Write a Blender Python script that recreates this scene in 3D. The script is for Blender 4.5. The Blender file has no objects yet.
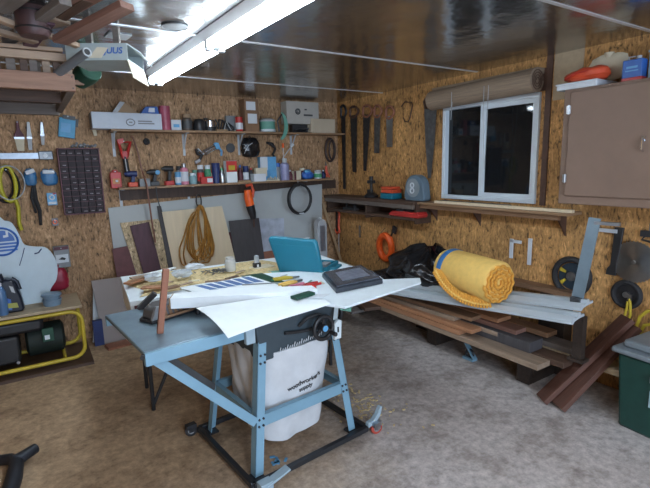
import bpy, bmesh, math, random
from mathutils import Matrix, Vector
random.seed(7)
SC = bpy.context.scene
COL = SC.collection
PI = math.pi
def RAD(a): return math.radians(a)
# ---------------------------------------------------------------- camera
F = 457.5
YAW, PITCH, ROLL = RAD(32.64), RAD(9.85), RAD(-1.446)
CAM = Vector((-3.3027, -4.8026, 1.6))
_f = Vector((math.sin(YAW)*math.cos(PITCH), math.cos(YAW)*math.cos(PITCH), -math.sin(PITCH)))
_r0 = Vector((math.cos(YAW), -math.sin(YAW), 0)); _u0 = _r0.cross(_f)
_r = _r0*math.cos(ROLL) + _u0*math.sin(ROLL); _u = -_r0*math.sin(ROLL) + _u0*math.cos(ROLL)
cd = bpy.data.cameras.new('camera'); co = bpy.data.objects.new('camera', cd); COL.objects.link(co)
cd.sensor_width = 36; cd.lens = F*36/650; cd.clip_start = 0.05
m = Matrix((( _r.x, _u.x, -_f.x), (_r.y, _u.y, -_f.y), (_r.z, _u.z, -_f.z))).to_4x4(); m.translation = CAM
co.matrix_world = m; SC.camera = co
def ray(x, y): return (x-325)*_r - (y-244)*_u + F*_f
def onz(x, y, z): d = ray(x, y); return CAM + d*((z-CAM.z)/d.z)          # where a sight line meets a level plane
def onb(x, y, o=0.0): d = ray(x, y); return CAM + d*((-o-CAM.y)/d.y)      # ... a plane o metres in front of the back wall
def onr(x, y, o=0.0): d = ray(x, y); return CAM + d*((-o-CAM.x)/d.x)      # ... a plane o metres in front of the right wall
# ---------------------------------------------------------------- materials
MATS = {}
def nt(name):
    mt = bpy.data.materials.new(name); mt.use_nodes = True
    n = mt.node_tree; b = n.nodes['Principled BSDF']; return mt, n, b
def N(n, t, **k):
    o = n.nodes.new(t)
    for a, v in k.items():
        if a in ('scale3',): continue
        try: o.inputs[a].default_value = v
        except Exception: setattr(o, a, v)
    return o
def mat(name, c, rough=.6, metal=0., var=.12, scale=12., bump=0., stretch=(1,1,1), alpha=1., trans=0., spec=None, emit=None):
    if name in MATS: return MATS[name]
    mt, n, b = nt(name); L = n.links
    b.inputs['Roughness'].default_value = rough; b.inputs['Metallic'].default_value = metal
    if spec is not None: b.inputs['Specular IOR Level'].default_value = spec
    if trans: b.inputs['Transmission Weight'].default_value = trans
    if alpha < 1: b.inputs['Alpha'].default_value = alpha
    if emit:
        b.inputs['Emission Color'].default_value = (*emit[0], 1); b.inputs['Emission Strength'].default_value = emit[1]
    tc = N(n, 'ShaderNodeTexCoord'); mp = N(n, 'ShaderNodeMapping'); mp.inputs['Scale'].default_value = stretch
    L.new(tc.outputs['Object'], mp.inputs[0])
    no = N(n, 'ShaderNodeTexNoise', Scale=scale, Detail=5.0, Roughness=.6); L.new(mp.outputs[0], no.inputs['Vector'])
    cr = N(n, 'ShaderNodeValToRGB')
    cr.color_ramp.elements[0].position = .3; cr.color_ramp.elements[1].position = .7
    cr.color_ramp.elements[0].color = (*[max(0, v*(1-var)) for v in c], 1)
    cr.color_ramp.elements[1].color = (*[min(1, v*(1+var)) for v in c], 1)
    L.new(no.outputs['Fac'], cr.inputs[0]); L.new(cr.outputs[0], b.inputs['Base Color'])
    if bump:
        bp = N(n, 'ShaderNodeBump', Strength=bump, Distance=.01); L.new(no.outputs['Fac'], bp.inputs['Height']); L.new(bp.outputs[0], b.inputs['Normal'])
    MATS[name] = mt; return mt
def wood(name, c, dark=.55, rough=.6, axis='x', scale=1.0):
    if name in MATS: return MATS[name]
    st = {'x': (1.2, 14, 14), 'y': (14, 1.2, 14), 'z': (14, 14, 1.2)}[axis]
    mt, n, b = nt(name); L = n.links; b.inputs['Roughness'].default_value = rough
    tc = N(n, 'ShaderNodeTexCoord'); mp = N(n, 'ShaderNodeMapping'); mp.inputs['Scale'].default_value = [s*scale for s in st]
    L.new(tc.outputs['Object'], mp.inputs[0])
    no = N(n, 'ShaderNodeTexNoise', Scale=3.0, Detail=8.0, Roughness=.65, Distortion=.6); L.new(mp.outputs[0], no.inputs['Vector'])
    cr = N(n, 'ShaderNodeValToRGB'); cr.color_ramp.elements[0].position = .3; cr.color_ramp.elements[1].position = .68
    cr.color_ramp.elements[0].color = (*[v*dark for v in c], 1); cr.color_ramp.elements[1].color = (*c, 1)
    L.new(no.outputs['Fac'], cr.inputs[0]); L.new(cr.outputs[0], b.inputs['Base Color'])
    bp = N(n, 'ShaderNodeBump', Strength=.25, Distance=.004); L.new(no.outputs['Fac'], bp.inputs['Height']); L.new(bp.outputs[0], b.inputs['Normal'])
    MATS[name] = mt; return mt
def osb(name, base, scale=1.0, rough=.75, flat='xz'):
    """oriented strand board: overlapping elongated flakes"""
    mt, n, b = nt(name); L = n.links; b.inputs['Roughness'].default_value = rough
    tc = N(n, 'ShaderNodeTexCoord')
    def layer(rot, sc, seed):
        mp = N(n, 'ShaderNodeMapping'); mp.inputs['Rotation'].default_value = rot; mp.inputs['Scale'].default_value = sc; mp.inputs['Location'].default_value = (seed, seed*1.7, seed*.3)
        L.new(tc.outputs['Object'], mp.inputs[0])
        w = N(n, 'ShaderNodeTexNoise', Scale=2.0, Detail=3.0); L.new(mp.outputs[0], w.inputs['Vector'])
        mx = N(n, 'ShaderNodeMixRGB'); mx.blend_type = 'LINEAR_LIGHT'; mx.inputs[0].default_value = .5
        L.new(mp.outputs[0], mx.inputs[1]); L.new(w.outputs['Color'], mx.inputs[2])
        v = N(n, 'ShaderNodeTexVoronoi', Scale=1.0); L.new(mx.outputs[0], v.inputs['Vector'])
        return v
    ang = RAD(25)
    r1 = (0, ang, 0) if flat == 'xz' else (ang, 0, 0)
    r2 = (0, -RAD(35), 0) if flat == 'xz' else (-RAD(35), 0, 0)
    if flat == 'xy': r1 = (0, 0, ang); r2 = (0, 0, -RAD(35))
    s1 = {'xz': (46, 46, 17), 'yz': (46, 46, 17), 'xy': (24, 9, 20)}[flat]; s2 = {'xz': (20, 20, 42), 'yz': (20, 20, 42), 'xy': (9, 20, 20)}[flat]
    v1 = layer(r1, [s*scale for s in s1], 1.3); v2 = layer(r2, [s*scale for s in s2], 5.1)
    def wisp(rot, sc, seed, dist):
        mp = N(n, 'ShaderNodeMapping'); mp.inputs['Rotation'].default_value = rot; mp.inputs['Scale'].default_value = sc; mp.inputs['Location'].default_value = (seed, seed*2.1, seed*.7)
        L.new(tc.outputs['Object'], mp.inputs[0]); w = N(n, 'ShaderNodeTexNoise', Scale=1.0, Detail=3.5, Roughness=.6, Distortion=dist); L.new(mp.outputs[0], w.inputs['Vector']); return w
    w1 = wisp(r1, [s*scale*.40 for s in s1], 2.2, 2.6); w2 = wisp(r2, [s*scale*.75 for s in s1], 7.7, 1.8)
    sx = N(n, 'ShaderNodeSeparateColor'); L.new(v1.outputs['Color'], sx.inputs[0])
    sy = N(n, 'ShaderNodeSeparateColor'); L.new(v2.outputs['Color'], sy.inputs[0])
    mt1 = N(n, 'ShaderNodeMath', operation='MULTIPLY_ADD'); mt1.inputs[1].default_value = .5
    L.new(sx.outputs[0], mt1.inputs[0]); m2 = N(n, 'ShaderNodeMath', operation='MULTIPLY'); m2.inputs[1].default_value = .5
    L.new(sy.outputs[0], m2.inputs[0]); L.new(m2.outputs[0], mt1.inputs[2])
    cr = N(n, 'ShaderNodeValToRGB'); e = cr.color_ramp.elements
    e[0].position = .10; e[0].color = (*[v*.25 for v in base], 1)
    e[1].position = .92; e[1].color = (min(1,base[0]*1.75), min(1,base[1]*1.95), min(1,base[2]*2.3), 1)
    k = e.new(.22); k.color = (*[v*.75 for v in base], 1)
    k = e.new(.42); k.color = (*base, 1)
    k = e.new(.72); k.color = (base[0]*1.3, base[1]*1.3, base[2]*1.35, 1)
    wa = N(n, 'ShaderNodeMath', operation='ADD'); L.new(w1.outputs['Fac'], wa.inputs[0]); L.new(w2.outputs['Fac'], wa.inputs[1])
    wr = N(n, 'ShaderNodeMapRange'); wr.inputs[1].default_value = .80; wr.inputs[2].default_value = 1.22; L.new(wa.outputs[0], wr.inputs[0])
    wm = N(n, 'ShaderNodeMath', operation='MULTIPLY'); wm.inputs[1].default_value = .72; L.new(wr.outputs[0], wm.inputs[0])
    wz = N(n, 'ShaderNodeMath', operation='MULTIPLY_ADD'); wz.inputs[1].default_value = .28; L.new(mt1.outputs[0], wz.inputs[0]); L.new(wm.outputs[0], wz.inputs[2])
    L.new(wz.outputs[0], cr.inputs[0])
    big = N(n, 'ShaderNodeTexNoise', Scale=2.2, Detail=4.0); L.new(tc.outputs['Object'], big.inputs['Vector'])
    mr = N(n, 'ShaderNodeMapRange'); mr.inputs[1].default_value = .3; mr.inputs[2].default_value = .7; mr.inputs[3].default_value = .75; mr.inputs[4].default_value = 1.2
    L.new(big.outputs['Fac'], mr.inputs[0])
    mm = N(n, 'ShaderNodeMixRGB'); mm.blend_type = 'MULTIPLY'; mm.inputs[0].default_value = 1
    L.new(cr.outputs[0], mm.inputs[1]); L.new(mr.outputs[0], mm.inputs[2]); L.new(mm.outputs[0], b.inputs['Base Color'])
    bp = N(n, 'ShaderNodeBump', Strength=.4, Distance=.004); L.new(mt1.outputs[0], bp.inputs['Height']); L.new(bp.outputs[0], b.inputs['Normal'])
    MATS[name] = mt; return mt
def floor_mat():
    mt, n, b = nt('stained concrete floor'); L = n.links
    tc = N(n, 'ShaderNodeTexCoord')
    big = N(n, 'ShaderNodeTexNoise', Scale=.8, Detail=6.0, Roughness=.6, Distortion=.5); L.new(tc.outputs['Object'], big.inputs['Vector'])
    gr = N(n, 'ShaderNodeVectorMath', operation='DOT_PRODUCT'); gr.inputs[1].default_value = (.5, -.42, 0); L.new(tc.outputs['Object'], gr.inputs[0])
    a = N(n, 'ShaderNodeMath', operation='MULTIPLY_ADD'); a.inputs[1].default_value = 1.1; L.new(big.outputs['Fac'], a.inputs[0]); L.new(gr.outputs['Value'], a.inputs[2])
    cr = N(n, 'ShaderNodeValToRGB'); e = cr.color_ramp.elements
    e[0].position = .18; e[0].color = (.44, .31, .19, 1); e[1].position = 1.0; e[1].color = (.50, .46, .44, 1)
    k = e.new(.5); k.color = (.44, .33, .23, 1); k = e.new(.75); k.color = (.44, .38, .33, 1)
    L.new(a.outputs[0], cr.inputs[0])
    sp = N(n, 'ShaderNodeTexNoise', Scale=22.0, Detail=8.0, Roughness=.75); L.new(tc.outputs['Object'], sp.inputs['Vector'])
    sr = N(n, 'ShaderNodeValToRGB'); sr.color_ramp.elements[0].position = .32; sr.color_ramp.elements[0].color = (.5, .48, .46, 1); sr.color_ramp.elements[1].position = .66; sr.color_ramp.elements[1].color = (1.25, 1.22, 1.2, 1)
    L.new(sp.outputs['Fac'], sr.inputs[0])
    md = N(n, 'ShaderNodeTexNoise', Scale=4.5, Detail=6.0, Roughness=.7); L.new(tc.outputs['Object'], md.inputs['Vector'])
    dr = N(n, 'ShaderNodeValToRGB'); dr.color_ramp.elements[0].position = .36; dr.color_ramp.elements[0].color = (.62, .58, .55, 1); dr.color_ramp.elements[1].position = .52; dr.color_ramp.elements[1].color = (1.08, 1.08, 1.08, 1)
    L.new(md.outputs['Fac'], dr.inputs[0])
    m1 = N(n, 'ShaderNodeMixRGB'); m1.blend_type = 'MULTIPLY'; m1.inputs[0].default_value = .9; L.new(cr.outputs[0], m1.inputs[1]); L.new(sr.outputs[0], m1.inputs[2])
    m2 = N(n, 'ShaderNodeMixRGB'); m2.blend_type = 'MULTIPLY'; m2.inputs[0].default_value = .8; L.new(m1.outputs[0], m2.inputs[1]); L.new(dr.outputs[0], m2.inputs[2])
    L.new(m2.outputs[0], b.inputs['Base Color']); b.inputs['Roughness'].default_value = .72
    bp = N(n, 'ShaderNodeBump', Strength=.35, Distance=.006); L.new(sp.outputs['Fac'], bp.inputs['Height']); L.new(bp.outputs[0], b.inputs['Normal'])
    return mt
def foil_mat():
    mt, n, b = nt('foil faced ceiling board'); L = n.links
    tc = N(n, 'ShaderNodeTexCoord'); mp = N(n, 'ShaderNodeMapping'); mp.inputs['Scale'].default_value = (1, .35, 1); L.new(tc.outputs['Object'], mp.inputs[0])
    no = N(n, 'ShaderNodeTexNoise', Scale=3.0, Detail=4.0, Roughness=.55); L.new(mp.outputs[0], no.inputs['Vector'])
    cr = N(n, 'ShaderNodeValToRGB'); cr.color_ramp.elements[0].position = .3; cr.color_ramp.elements[0].color = (.34, .345, .35, 1); cr.color_ramp.elements[1].position = .7; cr.color_ramp.elements[1].color = (.50, .51, .52, 1)
    L.new(no.outputs['Fac'], cr.inputs[0]); L.new(cr.outputs[0], b.inputs['Base Color'])
    b.inputs['Metallic'].default_value = .95; b.inputs['Roughness'].default_value = .2
    f2 = N(n, 'ShaderNodeTexNoise', Scale=5.0, Detail=3.0); L.new(tc.outputs['Object'], f2.inputs['Vector'])
    bp = N(n, 'ShaderNodeBump', Strength=.35, Distance=.02); L.new(f2.outputs['Fac'], bp.inputs['Height']); L.new(bp.outputs[0], b.inputs['Normal'])
    return mt
# ---------------------------------------------------------------- mesh helper
class G:
    def __init__(s): s.bm = bmesh.new(); s.M = Matrix.Identity(4)
    def _v(s, p): return s.bm.verts.new(s.M @ Vector(p))
    def _f(s, vs):
        try: s.bm.faces.new(vs)
        except ValueError: pass
    def box(s, c, d, rot=None):
        cx, cy, cz = c; R = Matrix.Identity(3) if rot is None else rot
        vs = []
        for z in (-.5, .5):
            for x, y in ((-.5, -.5), (.5, -.5), (.5, .5), (-.5, .5)):
                p = R @ Vector((x*d[0], y*d[1], z*d[2])); vs.append(s._v((cx+p.x, cy+p.y, cz+p.z)))
        for q in ((3,2,1,0), (4,5,6,7), (0,1,5,4), (1,2,6,5), (2,3,7,6), (3,0,4,7)): s._f([vs[i] for i in q])
        return s
    def b2(s, lo, hi): return s.box([(a+b)/2 for a, b in zip(lo, hi)], [abs(b-a) for a, b in zip(lo, hi)])
    def beam(s, p0, p1, w, h, up=(0,0,1)):
        p0, p1 = Vector(p0), Vector(p1); d = (p1-p0); l = d.length; d.normalize(); up = Vector(up)
        if abs(d.dot(up)) > .98: up = Vector((0, 1, 0))
        sd = d.cross(up).normalized(); u = sd.cross(d)
        R = Matrix((d, sd, u)).transposed()
        return s.box((p0+p1)/2, (l, w, h), R)
    def cyl(s, p0, p1, r0, r1=None, seg=14, caps=True):
        if r1 is None: r1 = r0
        p0, p1 = Vector(p0), Vector(p1); d = (p1-p0).normalized(); a = Vector((0,0,1)) if abs(d.z) < .9 else Vector((1,0,0))
        x = d.cross(a).normalized(); y = d.cross(x)
        A = [s._v(p0 + (x*math.cos(t)+y*math.sin(t))*r0) for t in [2*PI*i/seg for i in range(seg)]]
        B = [s._v(p1 + (x*math.cos(t)+y*math.sin(t))*r1) for t in [2*PI*i/seg for i in range(seg)]]
        for i in range(seg): s._f([A[i], A[(i+1) % seg], B[(i+1) % seg], B[i]])
        if caps: s._f(A[::-1]); s._f(B)
        return s
    def lathe(s, prof, o=(0,0,0), seg=20, ax=None):
        R = Matrix.Identity(3) if ax is None else Vector((0,0,1)).rotation_difference(Vector(ax)).to_matrix()
        rings = []; o = Vector(o)
        for r, z in prof:
            rings.append([s._v(o + R @ Vector((max(r, 1e-4)*math.cos(2*PI*i/seg), max(r, 1e-4)*math.sin(2*PI*i/seg), z))) for i in range(seg)])
        for a, b in zip(rings, rings[1:]):
            for i in range(seg): s._f([a[i], a[(i+1) % seg], b[(i+1) % seg], b[i]])
        s._f(rings[0][::-1]); s._f(rings[-1]); return s
    def tube(s, pts, r, seg=8, closed=False):
        pts = [Vector(p) for p in pts]; n = len(pts); rings = []
        prev = None
        for i, p in enumerate(pts):
            if closed: d = pts[(i+1) % n] - pts[i-1]
            else: d = pts[min(i+1, n-1)] - pts[max(i-1, 0)]
            d.normalize()
            if prev is None:
                a = Vector((0,0,1)) if abs(d.z) < .9 else Vector((1,0,0)); x = d.cross(a).normalized()
            else:
                x = prev - d*prev.dot(d); x = x.normalized() if x.length > 1e-6 else d.orthogonal().normalized()
            prev = x; y = d.cross(x); rr = r[i] if isinstance(r, (list, tuple)) else r
            rings.append([s._v(p + (x*math.cos(2*PI*k/seg)+y*math.sin(2*PI*k/seg))*rr) for k in range(seg)])
        for i in range(n if closed else n-1):
            a, b = rings[i], rings[(i+1) % n]
            for k in range(seg): s._f([a[k], a[(k+1) % seg], b[(k+1) % seg], b[k]])
        if not closed: s._f(rings[0][::-1]); s._f(rings[-1])
        return s
    def ring(s, c, R, r, ax='y', seg=28, k=8, sq=1.0):
        pts = []
        for i in range(seg):
            t = 2*PI*i/seg; a, b = R*math.cos(t), R*sq*math.sin(t)
            pts.append({'y': (c[0]+a, c[1], c[2]+b), 'z': (c[0]+a, c[1]+b, c[2]), 'x': (c[0], c[1]+a, c[2]+b)}[ax])
        return s.tube(pts, r, k, True)
    def prism(s, poly, t, y0=0.0, plane='xz'):
        """closed outline extruded by t; xz: along +y from y0, xy: along +z, yz: along +x"""
        def P(a, b, c): return {'xz': (a, c, b), 'xy': (a, b, c), 'yz': (c, a, b)}[plane]
        A = [s._v(P(a, b, y0)) for a, b in poly]; B = [s._v(P(a, b, y0+t)) for a, b in poly]; n = len(poly)
        s._f(A); s._f(B[::-1])
        for i in range(n): s._f([A[i], B[i], B[(i+1) % n], A[(i+1) % n]])
        return s
    def sheet(s, fn, nu, nv, t=.002):
        T = [[s._v(fn(i/nu, j/nv)) for j in range(nv+1)] for i in range(nu+1)]
        Bm = [[s._v(Vector(fn(i/nu, j/nv)) - Vector((0, 0, t))) for j in range(nv+1)] for i in range(nu+1)]
        for i in range(nu):
            for j in range(nv):
                s._f([T[i][j], T[i+1][j], T[i+1][j+1], T[i][j+1]]); s._f([Bm[i][j], Bm[i][j+1], Bm[i+1][j+1], Bm[i+1][j]])
        for i in range(nu):
            s._f([T[i][0], Bm[i][0], Bm[i+1][0], T[i+1][0]]); s._f([T[i][nv], T[i+1][nv], Bm[i+1][nv], Bm[i][nv]])
        for j in range(nv):
            s._f([T[0][j], T[0][j+1], Bm[0][j+1], Bm[0][j]]); s._f([T[nu][j], Bm[nu][j], Bm[nu][j+1], T[nu][j+1]])
        return s
    def build(s, name, mt, parent=None, bevel=0., smooth=None):
        bmesh.ops.recalc_face_normals(s.bm, faces=s.bm.faces)
        me = bpy.data.meshes.new(name); s.bm.to_mesh(me); s.bm.free()
        if isinstance(mt, str): mt = MATS[mt]
        me.materials.append(mt)
        me.polygons.foreach_set('use_smooth', [True]*len(me.polygons)); me.update()
        try: me.set_sharp_from_angle(angle=RAD(smooth if smooth is not None else 35))
        except Exception: pass
        o = bpy.data.objects.new(name, me); COL.objects.link(o)
        if parent is not None: o.parent = parent
        if bevel:
            b = o.modifiers.new('bevel', 'BEVEL'); b.width = bevel; b.segments = 2; b.limit_method = 'ANGLE'; b.angle_limit = RAD(40)
        return o
LAST = None
def tag(o, label=None, cat=None, group=None, kind=None):
    if label: o['label'] = label
    if cat: o['category'] = cat
    if group: o['group'] = group
    if kind: o['kind'] = kind
    return o
def thing(name, label, cat, loc=(0,0,0), rz=0., group=None, rot=None):
    o = bpy.data.objects.new(name, None); o.empty_display_size = .1; COL.objects.link(o); o.location = loc
    o.rotation_euler = rot if rot is not None else (0, 0, rz)
    return tag(o, label, cat, group)
def solo(name, g, mt, label, cat, loc=(0,0,0), rz=0., group=None, bevel=0., rot=None, smooth=None):
    o = g.build(name, mt, None, bevel, smooth); o.location = loc; o.rotation_euler = rot if rot is not None else (0, 0, rz)
    return tag(o, label, cat, group)
def struct(name, g, mt, label=None, bevel=0.):
    o = g.build(name, mt, None, bevel); o['kind'] = 'structure'
    if label: o['label'] = label
    return o
def copy_tree(o, parent=None):
    c = o.copy(); COL.objects.link(c)
    if parent is not None: c.parent = parent
    for ch in list(o.children): copy_tree(ch, c)
    return c
def text_mesh(name, body, size, mt, parent, loc, rot=(PI/2, 0, 0), extrude=.0006, bold=False, shear=0.):
    cu = bpy.data.curves.new(name, 'FONT'); cu.body = body; cu.size = size; cu.extrude = extrude; cu.align_x = 'CENTER'; cu.align_y = 'CENTER'; cu.shear = shear
    if bold: cu.offset = size*.02
    tmp = bpy.data.objects.new(name, cu); COL.objects.link(tmp)
    dg = bpy.context.evaluated_depsgraph_get(); me = bpy.data.meshes.new_from_object(tmp.evaluated_get(dg))
    bpy.data.objects.remove(tmp); me.materials.clear(); me.materials.append(mt if not isinstance(mt, str) else MATS[mt])
    o = bpy.data.objects.new(name, me); COL.objects.link(o); o.parent = parent; o.location = loc; o.rotation_euler = rot
    return o
def arc(cx, cy, r, a0, a1, n): return [(cx+r*math.cos(RAD(a0+(a1-a0)*i/n)), cy+r*math.sin(RAD(a0+(a1-a0)*i/n))) for i in range(n+1)]
RW = -PI/2    # heading of things on the right wall: local x runs towards the viewer along the wall, local +y into the wall
# palette
mat('white', (.62,.66,.70), .5, var=.05); mat('paper white', (.80,.85,.87), .7, var=.03); mat('board white', (.72,.79,.83), .6, var=.04)
mat('black', (.018,.018,.02), .45, var=.3); mat('black rubber', (.02,.02,.022), .7, var=.3); mat('dark grey', (.06,.065,.07), .5, var=.2)
mat('grey', (.22,.23,.24), .5, var=.12); mat('light grey', (.42,.44,.46), .5, var=.1)
mat('red', (.50,.035,.03), .4, var=.15); mat('orange', (.85,.12,.015), .45, var=.12); mat('orange red', (.62,.08,.03), .45, var=.15)
mat('blue', (.03,.12,.42), .4, var=.15); mat('light blue', (.12,.36,.62), .45, var=.15); mat('navy', (.015,.03,.12), .45, var=.2)
mat('teal', (.01,.17,.25), .42, var=.06, scale=4); mat('pale green', (.14,.36,.28), .5, var=.12); mat('dark green', (.01,.06,.035), .5, var=.2)
mat('green', (.06,.28,.14), .5, var=.15)
mat('yellow', (.50,.37,.03), .5, var=.12); mat('foam yellow', (.80,.52,.14), .85, var=.08, scale=25, bump=.2); mat('foam orange', (.72,.34,.05), .85, var=.12, scale=25, bump=.2)
mat('steel', (.45,.47,.5), .32, 1., var=.15); mat('dull steel', (.20,.21,.22), .45, .9, var=.3, scale=20); mat('dark steel', (.06,.06,.065), .5, .7, var=.35, scale=15)
mat('chrome', (.7,.72,.75), .18, 1., var=.05); mat('galvanised', (.33,.37,.42), .4, .8, var=.15)
mat('cardboard', (.36,.25,.155), .85, var=.08, scale=6); mat('pale cardboard', (.50,.42,.31), .85, var=.06, scale=6); mat('brown cardboard', (.22,.125,.07), .85, var=.1)
mat('cream', (.62,.56,.42), .7, var=.06); mat('pink', (.62,.22,.30), .5, var=.1); mat('maroon', (.10,.02,.03), .5, var=.3)
mat('purple brown', (.085,.04,.055), .65, var=.25, scale=8, stretch=(3,3,.6)); mat('dusty maroon', (.13,.05,.055), .65, var=.2)
mat('saw blue', (.20,.36,.47), .45, .1, var=.08, scale=5); mat('saw table', (.19,.265,.315), .4, .35, var=.18, scale=6)
mat('cord brown', (.40,.19,.035), .5, var=.15); mat('canvas', (.56,.58,.60), .9, var=.08, scale=9, bump=.4); mat('bag plastic', (.012,.012,.014), .22, var=.2)
mat('clear plastic', (.55,.62,.68), .25, var=.03, alpha=.6); mat('blue tub', (.22,.32,.42), .3, var=.05, alpha=.85)
mat('sawdust', (.60,.47,.25), .95, var=.35, scale=60, bump=.8); mat('sheet metal white', (.5,.56,.6), .4, .1, var=.05, scale=3)
mat('cabinet brown', (.22,.145,.105), .6, var=.07, scale=5); mat('marble print', (.42,.46,.54), .5, var=.25, scale=9)
mat('bamboo', (.27,.20,.14), .7, var=.3, scale=6, stretch=(1,1,60)); mat('leather brown', (.09,.045,.03), .6, var=.3)
wood('pine', (.40,.26,.14), axis='x'); wood('pine v', (.46,.31,.17), axis='z'); wood('reddish pine', (.42,.20,.10), .65, axis='x'); wood('brown board', (.26,.145,.08), axis='x')
wood('brown board y', (.30,.17,.095), axis='x'); wood('dark board', (.10,.055,.035), axis='x'); wood('grey board', (.17,.14,.12), .6, axis='x'); wood('red brown plank', (.14,.06,.04), .5, axis='x')
wood('pale plywood', (.74,.62,.43), .84, axis='z', scale=.4); wood('shelf pine', (.36,.22,.12), axis='x'); wood('dark brown v', (.085,.05,.035), axis='z'); wood('tan plywood', (.44,.34,.22), .8, axis='x', scale=.5)
wood('charcoal board', (.075,.07,.075), .7, axis='z'); wood('stick red brown', (.32,.13,.075), .7, axis='z')
wood('pile tan', (.33,.24,.17), .6, axis='x'); wood('pile grey', (.20,.175,.16), .6, axis='x'); wood('pile red', (.26,.135,.10), .6, axis='x'); wood('dark floor board', (.045,.03,.022), .5, axis='x')
OSBW = osb('strand board wall', (.36,.215,.11), flat='xz'); OSBR = osb('strand board right', (.44,.235,.08), flat='yz'); osb('strand panel', (.52,.40,.24), 1.3, flat='xz')
# ================================================================ the room
ZC = 2.34; XL, YF = -4.6, -7.2
g = G(); g.b2((XL-.1, YF-.1, -.1), (.1, .1, 0)); struct('floor', g, floor_mat())
g = G(); g.b2((XL-.1, 0, 0), (.1, .1, ZC)); struct('wall_back', g, OSBW)
# right wall with the window hole
wy0, wy1, wz0, wz1 = -2.70, -1.745, 1.258, 2.094
g = G()
g.b2((0, YF, 0), (.1, wy0, ZC)); g.b2((0, wy1, 0), (.1, 0, ZC)); g.b2((0, wy0, 0), (.1, wy1, wz0)); g.b2((0, wy0, wz1), (.1, wy1, ZC))
struct('wall_right', g, OSBR)
g = G(); g.b2((XL-.1, YF, 0), (XL, 0, ZC)); struct('wall_left', g, OSBR)
g = G(); g.b2((XL, YF-.1, 0), (-3.9, YF, ZC)); g.b2((-1.3, YF-.1, 0), (0, YF, ZC)); g.b2((-3.9, YF-.1, 2.15), (-1.3, YF, ZC))
struct('wall_front', g, OSBW)
g = G(); g.b2((XL-.1, YF-.1, ZC), (.1, .1, ZC+.1)); struct('ceiling', g, foil_mat())
g = G()
for i, y in enumerate((-.86, -2.10, -3.42, -4.7)):
    g.b2((XL, y-.012, ZC-.003), (0, y+.012, ZC))
struct('trim_1', g, mat('foil tape', (.8,.82,.85), .35, .5, var=.05), 'silver tape over the joints of the ceiling boards')
g = G(); g.b2((-.012, -2.78, 1.25), (0, -2.735, 2.34)); g.b2((-.014, -2.735, 2.10), (0, -1.6, 2.26)); struct('trim_2', g, 'leather brown', 'dark board casing above and beside the window')
g = G(); g.b2((-.006, -3.0, ZC-.32), (0, -2.79, ZC)); struct('trim_3', g, 'tan plywood')
# window: white vinyl slider, one pane each side
w = thing('window_1', None, None, (0, 0, 0)); w['kind'] = 'structure'
g = G(); t = .036
for a, b in (((wy0, wz0), (wy1, wz0+t)), ((wy0, wz1-t), (wy1, wz1)), ((wy0, wz0+t), (wy0+t, wz1-t)), ((wy1-t, wz0+t), (wy1, wz1-t))):
    g.b2((-.025, a[0], a[1]), (.05, b[0], b[1]))
g.build('window_frame', mat('window vinyl', (.66,.74,.80), .4, var=.03), w, .004)
mid = (wy0+wy1)/2 + .035; s = .035
g = G()
for a, b in (((wy0+t, wz0+t), (mid+.03, wz0+t+s)), ((wy0+t, wz1-t-s), (mid+.03, wz1-t)), ((wy0+t, wz0+t+s), (wy0+t+s*.6, wz1-t-s)), ((mid-.025, wz0+t+s), (mid+.03, wz1-t-s))):
    g.b2((-.012, a[0], a[1]), (.02, b[0], b[1]))
g.build('sliding_sash', 'window vinyl', w, .003)
gl = mat('window glass', (.01,.012,.014), .04, var=.0); gl.node_tree.nodes['Principled BSDF'].inputs['Alpha'].default_value = .93
g = G(); g.b2((.000, wy0+t+.02, wz0+t+s), (.004, mid-.02, wz1-t-s)); g.build('pane', gl, w)
g = G(); g.b2((.025, mid+.03, wz0+t), (.029, wy1-t, wz1-t)); g.build('pane', gl, w)
g = G(); g.b2((.10, wy0-.3, wz0-.4), (.102, wy1+.3, wz1+.3)); struct('trim_4', g, mat('night outside', (.012,.014,.016), .8, var=.4, scale=4), 'dark outdoors seen through the window')
bpy.data.objects['trim_4'].location.x = .5
# door opening behind the camera is left open to daylight
SC.world = bpy.data.worlds.new('world'); SC.world.use_nodes = True
bg = SC.world.node_tree.nodes['Background']; bg.inputs[0].default_value = (.45, .58, .75, 1); bg.inputs[1].default_value = .4
def area(name, loc, rot, sx, sy, e, c, cam=True):
    l = bpy.data.lights.new(name, 'AREA'); l.shape = 'RECTANGLE'; l.size = sx; l.size_y = sy; l.energy = e; l.color = c
    o = bpy.data.objects.new(name, l); COL.objects.link(o); o.location = loc; o.rotation_euler = rot; return o
area('doorway_daylight', (-2.6, YF+.05, 1.15), (RAD(90), 0, 0), 2.5, 2.0, 120, (.62,.78,1))
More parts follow.
